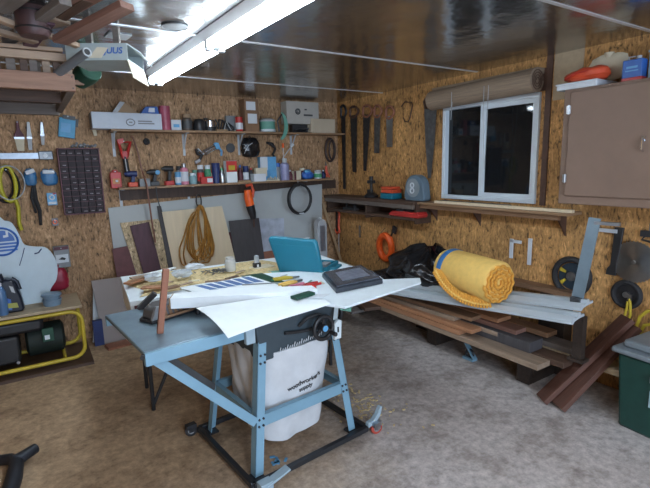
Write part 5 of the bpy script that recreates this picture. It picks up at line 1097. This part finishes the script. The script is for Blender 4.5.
# crank wheel on the front
g = G(); g.ring((.115,-.30,.735), .062, .012, 'y', 30, 8); 
for a_ in (90, 210, 330): g.tube([(.115,-.29,.735),(.115+.058*math.cos(RAD(a_)),-.30,.735+.058*math.sin(RAD(a_)))], .009, 6)
cw = g.build('hand_wheel', 'black', saw, smooth=60)
g = G(); g.cyl((.115,-.24,.735),(.115,-.315,.735),.022); g.build('hub', 'dark steel', cw); g = G(); g.cyl((.115,-.316,.735),(.115,-.319,.735),.017); g.build('hub_cap', 'light blue', cw)
g = G(); g.cyl((.16,-.30,.70),(.16,-.35,.70),.012); g.build('crank_handle', 'black', cw)
g = G(); g.tube([(-.01,-.247,.76),(.03,-.27,.80),(.09,-.28,.81),(.12,-.27,.80)], .008, 6); g.build('lock_lever', 'black', saw)
# right side wheel
g = G(); g.ring((.36,-.10,.735), .060, .012, 'x', 30, 8); 
for a_ in (30, 150, 270): g.tube([(.35,-.10,.735),(.36,-.10+.056*math.cos(RAD(a_)),.735+.056*math.sin(RAD(a_)))], .009, 6)
g.cyl((.25,-.10,.735),(.37,-.10,.735),.018); g.build('hand_wheel', 'black', saw, smooth=60)
# switch bracket: white plate and bright strut
g = G(); g.prism([(.175,.655),(.222,.655),(.228,.755),(.205,.765),(.18,.745)], .02, -.32); pl = g.build('switch_plate', mat('plate white', (.60,.68,.70), .45, var=.05), saw, .003)
g = G(); g.b2((.194,-.323,.695),(.204,-.319,.725)); g.build('switch', 'black', pl)
g = G(); g.beam((.205,-.29,.755),(.245,-.265,.862),.022,.006); g.beam((.215,-.30,.845),(.265,-.30,.875),.02,.02); g.build('strut', 'plate white', saw)
# cast table top
g = G(); g.b2((-.355,-.265,.847),(.385,.30,.872)); g.build('table_top', 'saw table', saw, .003)
# left extension wing
wz = .835
g = G(); g.b2((-.80,-.235,wz-.022),(-.362,.43,wz)); ew = g.build('side_wing', 'saw table', saw, .006)
g = G(); g.b2((-.80,-.250,wz-.062),(-.30,-.222,wz-.004)); g.build('front_rail', 'saw blue', saw, .002)
g = G(); g.b2((-.80,.41,wz-.06),(-.35,.432,wz-.004)); g.build('rear_rail', 'saw blue', saw, .002)
g = G(); g.cyl((-.815,-.262,wz-.012),(-.805,-.24,wz-.012),.010); g.build('rail_end_cap', 'black', saw)
g = G(); g.b2((-.335,-.275,wz-.085),(-.285,-.245,wz-.0)); g.build('rail_clamp', mat('clamp grey blue', (.30,.40,.46), .5), saw, .004)
# braces down to the stand
for y_ in (-.20, .28):
    g = G(); g.beam((-.755, y_, wz-.05), (-.30, y_+(-.06 if y_ < 0 else -.06), .325), .008, .044, (0,0,1)); g.beam((-.75, y_+.012, wz-.03), (-.30, y_+(-.048 if y_ < 0 else -.048), .335), .028, .006, (0,0,1))
    g.build('wing_brace', 'saw blue' if y_ < 0 else 'dark grey', saw)
# mobile base
g = G()
for a_, b_ in (((-.37,-.33),(.40,-.33)),((-.37,.33),(.40,.33)),((-.37,-.33),(-.37,.33)),((.40,-.33),(.40,.33))): g.beam((a_[0],a_[1],.045),(b_[0],b_[1],.045),.028,.028)
for c_ in TB: g.b2((c_[0]-.05,c_[1]-.05,.030),(c_[0]+.05,c_[1]+.05,.042))
mb = g.build('mobile_base', mat('base black', (.018,.02,.024), .4, var=.2), saw, .002)
def caster(x_, y_, m_, r_=.036):
    g = G(); g.b2((x_-.03,y_-.02,.05),(x_+.03,y_+.02,.075)); g.b2((x_-.018,y_-.02,.03),(x_+.018,y_-.015,.06)); g.b2((x_-.018,y_+.015,.03),(x_+.018,y_+.02,.06)); c_ = g.build('caster', 'steel' if r_ == .036 and m_ is not MATS['black rubber'] and m_ != 'black rubber' else 'dark steel', saw)
    g = G(); g.lathe([(r_*.8,-.012),(r_,-.009),(r_,.009),(r_*.8,.012)], (x_,y_,r_), seg=24, ax=(.3,1,0)); g.build('wheel', m_, c_)
    g = G(); g.lathe([(0,-.013),(r_*.55,-.013),(r_*.55,.013),(0,.013)], (x_,y_,r_), seg=18, ax=(.3,1,0)); g.build('wheel_hub', 'grey', c_)
caster(.455, -.35, mat('caster red', (.40,.06,.04), .4)); caster(-.41, .36, 'black rubber'); caster(.44, .36, 'black rubber')
g = G(); g.prism([(.40,.05),(.46,.06),(.50,.10),(.515,.15),(.50,.155),(.475,.11),(.44,.085),(.40,.08)], .03, -.345); g.build('foot_lever', 'clamp grey blue', saw, .003)
g = G(); g.beam((-.33,-.37,.05),(-.19,-.37,.085),.05,.012); g.b2((-.36,-.39,.03),(-.29,-.34,.07)); g.build('foot_lever', 'clamp grey blue', saw, .003)
# dust bag
def bagq(u, v):
    # u around (0..1), v down (0..1)
    th = 2*PI*u; hw = .25 - .05*v*v; hd = .24 - .05*v
    k = 4; cx, sy_ = math.cos(th), math.sin(th); s_ = (abs(cx)**k+abs(sy_)**k)**(-1/k)
    wob = 1+.03*math.sin(6*th+7*v)*(.3+v)+.02*math.sin(11*th-9*v)
    z_ = .648 - (.50+.05*math.cos(th+.9))*v - .02*math.sin(2*th)*v; 
    return (.01+hw*s_*cx*wob-.02*v, hd*s_*sy_*wob, z_)
g = G(); n_, m_ = 56, 22
Rg = [[g._v(bagq(i/n_, j/m_)) for i in range(n_)] for j in range(m_+1)]
for a_, b_ in zip(Rg, Rg[1:]):
    for i in range(n_): g._f([a_[i], a_[(i+1) % n_], b_[(i+1) % n_], b_[i]])
g._f(Rg[0][::-1]); 
cc_ = g._v((-.01,0,.125)); 
for i in range(n_): g._f([Rg[-1][i], Rg[-1][(i+1) % n_], cc_])
bg_ = g.build('dust_bag', 'canvas', saw, smooth=75)
def on_bag(o):      # drape the lettering on the bag's front
    for v in o.data.vertices:
        w_ = o.matrix_basis @ v.co; vv = (.648-w_.z)/.52; best = None
        for k in range(60):
            u_ = .75 + (k-30)/60*.24; q = bagq(u_, vv); dd = abs(q[0]-w_.x)
            if best is None or dd < best[0]: best = (dd, q[1])
        w_.y = best[1]-.004 + (w_.y+.30); v.co = o.matrix_basis.inverted() @ w_
for body, z_, x_, s_ in (("woodworker's", .425, .035, .038), ('supply', .388, .04, .034)):
    o = text_mesh('lettering', body, s_, 'black', bg_, (x_, -.30, z_), (PI/2, RAD(-8), 0), bold=True); bpy.context.view_layer.update(); on_bag(o)

# ================================================================ papers and boards on the saw
def flat_poly(name, P, z, th, m, label, cat, parent=None):
    """P: world xy outline"""
    c_ = Vector((sum(p_[0] for p_ in P)/len(P), sum(p_[1] for p_ in P)/len(P), z)); g = G(); g.prism([(p_[0]-c_.x, p_[1]-c_.y) for p_ in P], th, 0, 'xy')
    o = g.build(name, m, None, .001); o.location = c_; return tag(o, label, cat)
def pz(x, y, z): v = onz(x, y, z); return (v.x, v.y)
# folding worktable behind the saw
tz = .845
t = thing('folding_table', 'white folding worktable with black legs standing behind the saw', 'table', (-2.10, -1.80, 0), RAD(-5))
g = G(); g.b2((-.76,-.30,tz-.03),(.80,.42,tz)); g.build('tabletop', 'board white', t, .004)
g = G(); g.b2((-.755,-.28,tz-.17),(-.735,.40,tz-.03)); g.b2((-.735,.385,tz-.11),(.78,.40,tz-.03)); g.build('apron', 'board white', t, .002)
for x_, y_ in ((-.66,-.02),(.70,-.02),(-.66,.34),(.70,.34)):
    g = G(); g.cyl((x_, y_, .0),(x_, y_, tz-.03), .0135, seg=10); g.build('leg', 'black', t)
g = G(); g.cyl((-.66,-.02,.03),(-.30,-.02,tz-.06),.011); g.build('leg_brace', 'black', t); g = G(); g.cyl((.70,-.02,.10),(.36,-.02,tz-.06),.011); g.build('leg_brace', 'black', t)
g = G(); g.cyl((-.66,-.02,.22),(-.66,.34,.22),.010); g.build('leg_crossbar', 'black', t)
tt = tz+.001
# sawdust
sd = G(); rnd = random.Random(3)
def dustfn(u, v):
    x_ = -.70+1.02*u+.04*math.sin(7*v+3*u); y_ = -.24+.60*v+.03*math.sin(9*u); e_ = min(1, 6*min(u, 1-u, v, 1-v)+.02); return (x_, y_, .001+e_*(.012+.012*math.sin(9*u+1)*math.sin(7*v)+.006*math.sin(31*u+5*v)*math.sin(29*v)))
sd.sheet(dustfn, 40, 28, .001); o = solo('sawdust_heap', sd, 'sawdust', 'sawdust and shavings spread over the left of the white worktable', 'sawdust', (-2.10, -1.80, tt+.001), RAD(-5), smooth=80); o['kind'] = 'stuff'
def dtop(px, py, z=tt+.03): v = onz(px, py, z); return v
def chip(px, py, z, L_, w_, h_, rz, m, label, name='wood_scrap', pitch=0, rollv=0, cat='wood scrap', group=None):
    v = onz(px, py, z); g = G(); g.box((0,0,h_/2),(L_,w_,h_)); return solo(name, g, m, label, cat, (v.x, v.y, z), RAD(rz), group=group, bevel=.001, rot=(RAD(rollv), RAD(pitch), RAD(rz)))
chip(138, 281, .872, .20, .06, .012, 38, 'reddish pine', 'reddish scrap at the left end of the sawdust')
chip(142, 277, .887, .15, .05, .010, 12, 'rack pale', 'pale thin scrap lying on the reddish one'); chip(160, 272, .872, .26, .025, .012, 22, 'paper white', 'white strip lying behind the sawdust at the left', 'white_strip', cat='strip')
chip(152, 288, .872, .12, .06, .01, -30, 'reddish pine', 'reddish shaving beside the upright red-brown stick'); chip(172, 288, .875, .08, .05, .012, 15, 'brown board', 'small brown scrap right of the upright red-brown stick'); chip(218, 282, .877, .16, .045, .01, -18, 'brown board', 'dark brown scrap lying in the sawdust near the screws'); chip(232, 278, .877, .10, .03, .008, 20, 'dark board', 'thin dark sliver in the sawdust near the middle')
for k, (px, py, rz_, L_) in enumerate(((186,284,20,.09),(194,281,-25,.07),(205,285,5,.10),(240,272,30,.09),(180,278,60,.06),(247,280,-10,.07),(168,282,-50,.07),(225,286,8,.08))):
    chip(px, py, .878, L_, .022, .006, rz_, ('rack pale','cream','paper white')[k % 3], 'pale sliver of wood lying in the sawdust', 'wood_sliver', cat='wood sliver', group='slivers of wood in the sawdust')
# wads of clear wrap and pile of screws
def crumple(px, py, z, w_, d_, h_, m, label, seed, name, cat):
    v = onz(px, py, z); g = G(); rn = random.Random(seed)
    fn = sack(w_, d_, h_, seed); closed(g, lambda u, v_: (lambda p_: (p_[0]*(1+.18*math.sin(17*u+9*v_)), p_[1]*(1+.2*math.sin(13*u-11*v_)), p_[2]))(fn(u, v_)), 22, 9); return solo(name, g, m, label, cat, (v.x, v.y, z), 0, smooth=20)
crumple(155, 281, .885, .11, .09, .05, 'clear plastic', 'crumpled clear plastic wrap left of the upright stick', 41, 'plastic_wrap', 'plastic wrap')
crumple(183, 277, .872, .13, .09, .05, 'clear plastic', 'crumpled clear plastic wrap in the sawdust right of the upright stick', 42, 'plastic_wrap', 'plastic wrap')
crumple(194, 269, .872, .12, .08, .04, 'white', 'crumpled white wrap at the back of the sawdust', 43, 'plastic_wrap', 'plastic wrap')
v = onz(218, 272, .875); t = thing('screw_pile', 'pile of grey screws lying on the sawdust before the coiled cord', 'screws', (v.x, v.y, .872)); t['kind'] = 'stuff'; g = G(); rn = random.Random(6)
for k in range(70):
    x_, y_ = rn.gauss(0,.05), rn.gauss(0,.03); a_ = rn.uniform(0,PI); z_ = .006+.02*max(0,1-math.hypot(x_,y_)/.08)*rn.random(); g.cyl((x_,y_,z_),(x_+.028*math.cos(a_),y_+.028*math.sin(a_),z_+.004),.003, seg=5)
g.build('screws', 'dull steel', t)
v = onz(232, 275, tt); t = thing('glass_jar', 'empty clear glass jar standing on the white worktable', 'jar', (v.x, v.y+.02, .872)); g = G(); g.lathe([(.0,.0),(.036,0),(.04,.01),(.04,.075),(.032,.085),(.033,.10),(.030,.10),(.029,.086),(.037,.074),(.037,.012),(0,.006)], seg=26); g.build('glass', mat('clear glass', (.75,.78,.78), .05, var=.0, alpha=.35), t)
v = onz(257, 269, tt); t = thing('small_bottle', 'small black bottle with clear top standing left of the teal case', 'bottle', (v.x, v.y, tt)); g = G(); g.box((0,0,.025),(.055,.04,.05)); g.build('base', 'black', t, .006); g = G(); g.lathe([(.02,.05),(.018,.10),(.01,.105),(0,.105)], seg=14); g.build('neck', 'clear plastic', t); g = G(); g.box((.0,-.021,.028),(.014,.002,.02)); g.build('label', 'white', t)
v = onz(252, 279, tt)
chip(263, 275, .847, .30, .12, .012, -20, 'pale green', 'pale green strip of card between the jar and the teal case', 'green_card', cat='card')
chip(262, 268, .848, .16, .10, .014, 10, 'cream', 'cream block behind the pale green card', 'cream_block', cat='block')
# teal tool case (open lid)
c0 = onz(278, 274, .86); c1 = onz(322, 277, .86); t = thing('tool_case', 'teal plastic tool case standing open on the worktable', 'case', (c0.x, c0.y, tt+.016), math.atan2(c1.y-c0.y, c1.x-c0.x))
wd = (c1-c0).length
g = G(); g.M = Matrix.Translation((0,0,.0)); g.prism([(0,0),(wd,0),(wd-.03,.225),(wd-.045,.245),(-.045,.26),(-.062,.24)], .04, 0.02); g.M = Matrix.Identity(4)
cz = g; lid = g.build('lid', 'teal', t, .012)
lid.rotation_euler = (RAD(8), 0, 0)
g = G(); g.prism([(.02,.03),(wd-.035,.03),(wd-.055,.20),(-.02,.21)], .003, .018); pn = g.build('lid_panel', 'teal', t, .002); pn.rotation_euler = (RAD(8), 0, 0)
g = G(); d_ = .22; g.b2((0,.06,0),(wd+.02,.06+d_,.012)); g.b2((0,.06,0),(.012,.06+d_,.055)); g.b2((wd+.008,.06,0),(wd+.02,.06+d_,.055)); g.b2((0,.06+d_-.012,0),(wd+.02,.06+d_,.055)); g.b2((0,.06,0),(wd+.02,.072,.05)); g.build('tray', 'teal', t, .003)
g = G(); g.tube([(wd+.02,.12,.03),(wd+.05,.12,.03),(wd+.05,.24,.03),(wd+.02,.24,.03)], .010, 8); g.build('handle', 'teal', t, smooth=60)
g = G(); g.b2((wd-.06,.10,.012),(wd-.01,.20,.06)); g.build('tools_inside', 'grey', t)
for x_ in (.08, wd-.08): g = G(); g.b2((x_-.045,.012,.22),(x_-.015,.05,.255)); g.build('latch', 'light grey', t)
# tools with bright grips before the case
tz2 = .886
def pliers(px, py, rz, m, label, z=tz2, L_=.12, name='pliers'):
    v = onz(px, py, z); t = thing(name, label, 'pliers', (v.x, v.y, z), RAD(rz)); g = G(); g.tube([(0,.006,.010),(.04,.022,.012),(L_,.016,.010)], .008, 8); g.build('handle', m, t, smooth=60); g = G(); g.tube([(0,-.006,.010),(.04,-.022,.012),(L_,-.016,.010)], .008, 8); g.build('handle', m, t, smooth=60)
    g = G(); g.cyl((0,0,.004),(0,0,.016),.012); g.prism([(0,-.012),(0,.012),(-.05,.004),(-.05,-.004)], .010, .005, 'xy'); g.build('jaws', 'dull steel', t); return t
pliers(292, 279, 168, 'yellow', 'pliers with yellow handles, the farther of the bright tools before the teal case', tz2)
pliers(296, 283, 190, 'foam yellow', 'pliers with orange-yellow handles just below the yellow pliers', tz2)
pliers(303, 288, 5, 'red', 'pliers with red handles by the white board edge', tz2)
pliers(288, 290, 12, 'pink', 'thin pink-red handled pliers left of the red ones', tz2, .14)
v = onz(311, 290, tz2); g = G(); g.lathe([(0,0),(.03,0),(.034,.01),(.026,.035),(0,.04)], seg=18); solo('plastic_piece', g, 'red', 'round red plastic piece lying beside the red pliers', 'plastic piece', (v.x, v.y, tz2))
v = onz(303, 291, tz2)
for k, (px, py) in enumerate(((276,280),(284,276),(310,282),(316,285),(322,283))):
    chip(px, py, tz2, .06, .012, .006, 20*k, ('green','light grey','pale green','steel','cream')[k], ('small green driver bit', 'small grey driver bit', 'small pale green driver bit', 'small steel driver bit', 'small cream driver bit')[k]+' lying among the bright pliers', 'driver_bit', cat='driver bit')
# sheets
base_z = .8735
flat_poly('drawing_board', [pz(345,309,base_z), pz(421,284,base_z), pz(420,279.5,base_z), pz(384,281,base_z), pz(372,272,base_z), pz(338,270,base_z), pz(262,275,base_z), pz(180,289,base_z), (SX-.30,SY+.02), (SX+.05,SY-.20)], base_z, .011, 'board white', 'big white board reaching out to the right over the saw table', 'board')
zb_ = base_z+.0115
flat_poly('green_mat', [pz(240,276,zb_), pz(262,273,zb_), pz(303,289,zb_), pz(290,293,zb_)], zb_, .001, 'dark green', 'dark green cutting mat edge under the yellow pliers', 'mat')
g_ = flat_poly('plan_sheet', [pz(180,289,zb_), pz(250,276,zb_), pz(300,292,zb_), pz(240,298,zb_)], zb_+.0012, .001, 'paper white', 'printed plan sheet with blue bars on the saw table', 'paper')
c_ = g_.location.copy(); g = G()
for k in range(6):
    u = .08+.15*k; a_, b_ = Vector((*pz(190+62*u, 287-11*u, zb_),0)), Vector((*pz(205+60*u, 291-10*u, zb_),0)); a2, b2 = Vector((*pz(197+62*u, 286.3-11*u, zb_),0)), Vector((*pz(214+60*u, 290.3-10*u, zb_),0))
    g.prism([(q.x-c_.x, q.y-c_.y) for q in (a_, a2, b2, b_)], .0006, .0011, 'xy')
g.build('blue_bars', mat('plan blue', (.08,.16,.36), .7), g_)
chip(262, 284, zb_+.0025, .24, .018, .004, -26, 'grey', 'thin grey ruler lying on the plan sheet', 'ruler', cat='ruler')
chip(340, 275, .886, .10, .03, .004, 15, 'light blue', 'small light blue card on the white board near the flat case', 'blue_card', cat='card')
# long white board (box section) with a tan end
a, b = onz(172, 300, .875), onz(318, 297, .875)
zz_ = .8875
A_ = [pz(171,309,zz_), pz(262,304,zz_), pz(318,299,zz_), pz(312,295,zz_), pz(240,298,zz_), pz(175,303,zz_)]
t = flat_poly('white_plank', A_, zz_, .055, 'paper white', 'thick long white board lying across the saw table behind the drooping sheet', 'board')
e0 = Vector((*pz(171,309,zz_), zz_)); e1 = Vector((*pz(175,303,zz_), zz_))
g = G(); dd = (e1-e0).normalized(); nn = Vector((-dd.y, dd.x, 0)); g.beam(e0+nn*.004+Vector((0,0,.027))-t.location, e1+nn*.004+Vector((0,0,.027))-t.location, .006, .052); g.build('bare_end', 'pine', t)
# drooping front sheet
P00, P10, P11, P01 = [Vector((*pz(x_, y_, .925), .925)) for x_, y_ in ((197,306),(323,301),(300,296),(240,296))]
Q0, Q1 = LS(Vector((*pz(196,309,.92), 0))), LS(Vector((*pz(324,303,.92), 0)))
fl = G()
bk0, bk1 = (-.36,.03), (.20,-.17)
def droop(u, v):
    # u along the sheet (left to right), v from the back edge to the front edge
    xb = -.375+.60*u; yb = .00-.18*u; xf = -.47+.80*u; yf = -.415+.055*u
    xf = -.40+.68*u; yf = -.44+.16*u
    x_ = xb+(xf-xb)*v; y_ = yb+(yf-yb)*v
    z_ = .9195-.075*max(0, v-.55)**1.6*2.6*(1-.75*u) - .02*max(0, .12-u)*4*v + .004*math.sin(6*u)*v
    return (x_, y_, z_)
DB = [LS(onz(*q)) for q in ((196,308,.9225),(228,338,.868),(331,303,.905),(308,291,.9225))]
def droop(u, v):
    a_ = DB[0].lerp(DB[3], u); b_ = DB[1].lerp(DB[2], u); p_ = a_.lerp(b_, v)
    z_ = a_.z + (b_.z-a_.z)*v**2.6 + .004*math.sin(5*u)*v
    return (p_.x, p_.y, z_)
fl.sheet(droop, 30, 16, .0015)
o = solo('drooping_sheet', fl, 'paper white', 'white sheet drooping over the front edge of the saw table', 'sheet', (SX, SY, 0), SA, smooth=80)
g = G(); g.box((0,0,.008),(.13,.05,.016)); v = onz(303, 297, .921); solo('green_block', g, 'dark green', 'dark green flat block on the white board beside the strut', 'block', (v.x, v.y, .9215), RAD(12), bevel=.002)
g = G(); g.prism([(-.07,0),(.0,-.04),(.07,.0),(.0,.035)], .002, 0, 'xy'); v = onz(319, 300, .90); solo('paper_scrap', g, 'white', 'folded scrap of white paper by the top of the bright strut', 'paper', (v.x, v.y, .921), 0)
v1_ = [pz(342,312,.868), pz(350,309,.868), pz(350,303,.868), pz(335,300,.868)]; 
flat_poly('green_card', [pz(340,310,.866), pz(351,312,.866), pz(352,303,.866), pz(338,303,.866)], .866, .003, 'pale green', 'green corner of card sticking out below the white board', 'card')
# flat dark case on the board
c0, c1, c2, c3 = [onz(x_, y_, .89) for x_, y_ in ((336,293),(383,283),(362,269),(322,277))]
cen = (c0+c1+c2+c3)/4; t = thing('flat_case', 'flat dark grey tool case with a glossy clear lid on the white board', 'case', (cen.x, cen.y, .8855))
P = [(q.x-cen.x, q.y-cen.y) for q in (c0, c1, c2, c3)]
g = G(); g.prism(P, .030, 0, 'xy'); g.build('base', mat('case dark', (.035,.042,.055), .35, var=.15), t, .006)
g = G(); g.prism([(x_*.93, y_*.93) for x_, y_ in P], .010, .030, 'xy'); g.build('lid', mat('case lid', (.07,.08,.10), .25, var=.35, scale=14), t, .004)
g = G(); a_, b_ = Vector((*P[1],0)), Vector((*P[2],0)); m_ = (a_+b_)/2; dr_ = (b_-a_).normalized()*.07; no_ = Vector((dr_.y,-dr_.x,0)).normalized()*.022; g.tube([m_-dr_+Vector((0,0,.015)), m_-dr_+no_+Vector((0,0,.015)), m_+dr_+no_+Vector((0,0,.015)), m_+dr_+Vector((0,0,.015))], .006, 6); g.build('handle', 'case dark', t)
g = G(); g.prism([(x_*.6+.01, y_*.55) for x_, y_ in P], .0012, .0400, 'xy'); g.build('lid_label', mat('lid label', (.17,.19,.24), .3, var=.5, scale=30), t)
# ---- on the wing: belt-sander-like tool, upright sticks
W_z = wz+.001
v = onz(181, 318, wz); lv = LS(v)
t = thing('miter_base', 'grey slatted metal tool with a black base lying on the saw wing', 'tool', (onz(150,322,wz).x, onz(150,322,wz).y, W_z), SA+RAD(14))
g = G(); g.prism([(-.02,-.05),(.30,-.06),(.31,.07),(.02,.09),(-.03,.05)], .016, 0, 'xy'); g.build('base_plate', 'black', t, .006)
g = G(); g.prism([(-.01,.016),(.28,.016),(.27,.075),(.05,.085),(.0,.06)], .09, -.035); g.build('body', mat('tool body', (.12,.12,.125), .5, .4, var=.25, scale=12), t, .008)
g = G()
for k in range(7): g.box((.065+.03*k,-.037,.046),(.016,.004,.052), Matrix.Rotation(RAD(-14), 3, 'Y'))
g.build('slats', 'brown board', t)
g = G(); g.prism([(-.02,.018),(.05,.018),(.045,.08),(.01,.085)], .02, -.056); g.build('end_guard', 'grey', t, .003)
g = G(); g.b2((.02,-.062,.014),(.30,-.05,.026)); g.build('lip', 'brown board', t)
v = onz(162, 334, wz)
def stick(x0, y0, x1, y1, off, w_, d_, m, label, lean=.08, name='upright_stick'):
    a_ = onz(x0, y0, wz+.002); 
    # height from the picture at the same distance
    dpt = (a_-CAM).dot(Vector((_f.x,_f.y,0)).normalized()); r1 = ray(x1, y1); k_ = dpt/(r1.dot(Vector((_f.x,_f.y,0)).normalized())); b_ = CAM+r1*k_
    g = G(); g.beam((0,0,0), b_-a_, w_, d_, (0,1,0)); return solo(name, g, m, label, 'stick', tuple(a_), 0, bevel=.001)
stick(160, 333, 166, 269, 0, .028, .020, 'stick red brown', 'upright red-brown square stick standing on the saw wing')
stick(139, 309, 155, 293, 0, .03, .022, 'charcoal board', 'short dark leaning stick left of the upright red-brown one')
stick(168, 314, 172, 302, 0, .025, .02, 'pile tan', 'short pale-brown peg right of the upright red-brown stick')
v = onz(197, 308, .86); t = thing('wing_nut', 'small black knob by the end of the long white board', 'knob', (onz(198,314,wz).x, onz(198,314,wz).y, W_z)); g = G(); g.cyl((0,0,0),(0,0,.05),.012); g.tube([(-.03,0,.05),(0,.0,.06),(.035,-.01,.045)], .007); g.build('knob', 'black', t)
# sawdust on the floor near the red caster
sp = G(); rn = random.Random(9); v = onz(352, 412, 0)
for k in range(140):
    x_, y_ = rn.gauss(.05,.10), rn.gauss(.05,.14); s_ = rn.uniform(.004,.011); sp.box((x_, y_, s_*.3),(s_*2, s_, s_*.6), Matrix.Rotation(rn.uniform(0,PI), 3, 'Z'))
v = onz(362, 412, 0); o = solo('floor_sawdust', sp, 'sawdust', 'pale sawdust crumbs scattered on the floor beside the saw stand', 'sawdust', (v.x, v.y, 0)); o['kind'] = 'stuff'
v = onz(273, 462, 0); sp = G()
for k in range(7): x_, y_ = rn.gauss(0,.03), rn.gauss(0,.02); sp.box((x_, y_, .004),(.03,.014,.006), Matrix.Rotation(rn.uniform(0,PI), 3, 'Z'))
solo('paper_bits', sp, 'light blue', 'few pale bits of litter on the floor under the saw', 'litter', (v.x, v.y, 0))['kind'] = 'stuff'
# ================================================================ added fill light behind the camera, shaped like a ceiling strip
area('rear_fill', (-2.9, -5.9, 2.26), (0, 0, RAD(90)), 2.4, .12, 50, (.86,.92,1))
vs = SC.view_settings; vs.view_transform = 'Standard'; vs.look = 'None'; vs.gamma = 1; vs.exposure = 0.25; vs.use_curve_mapping = False
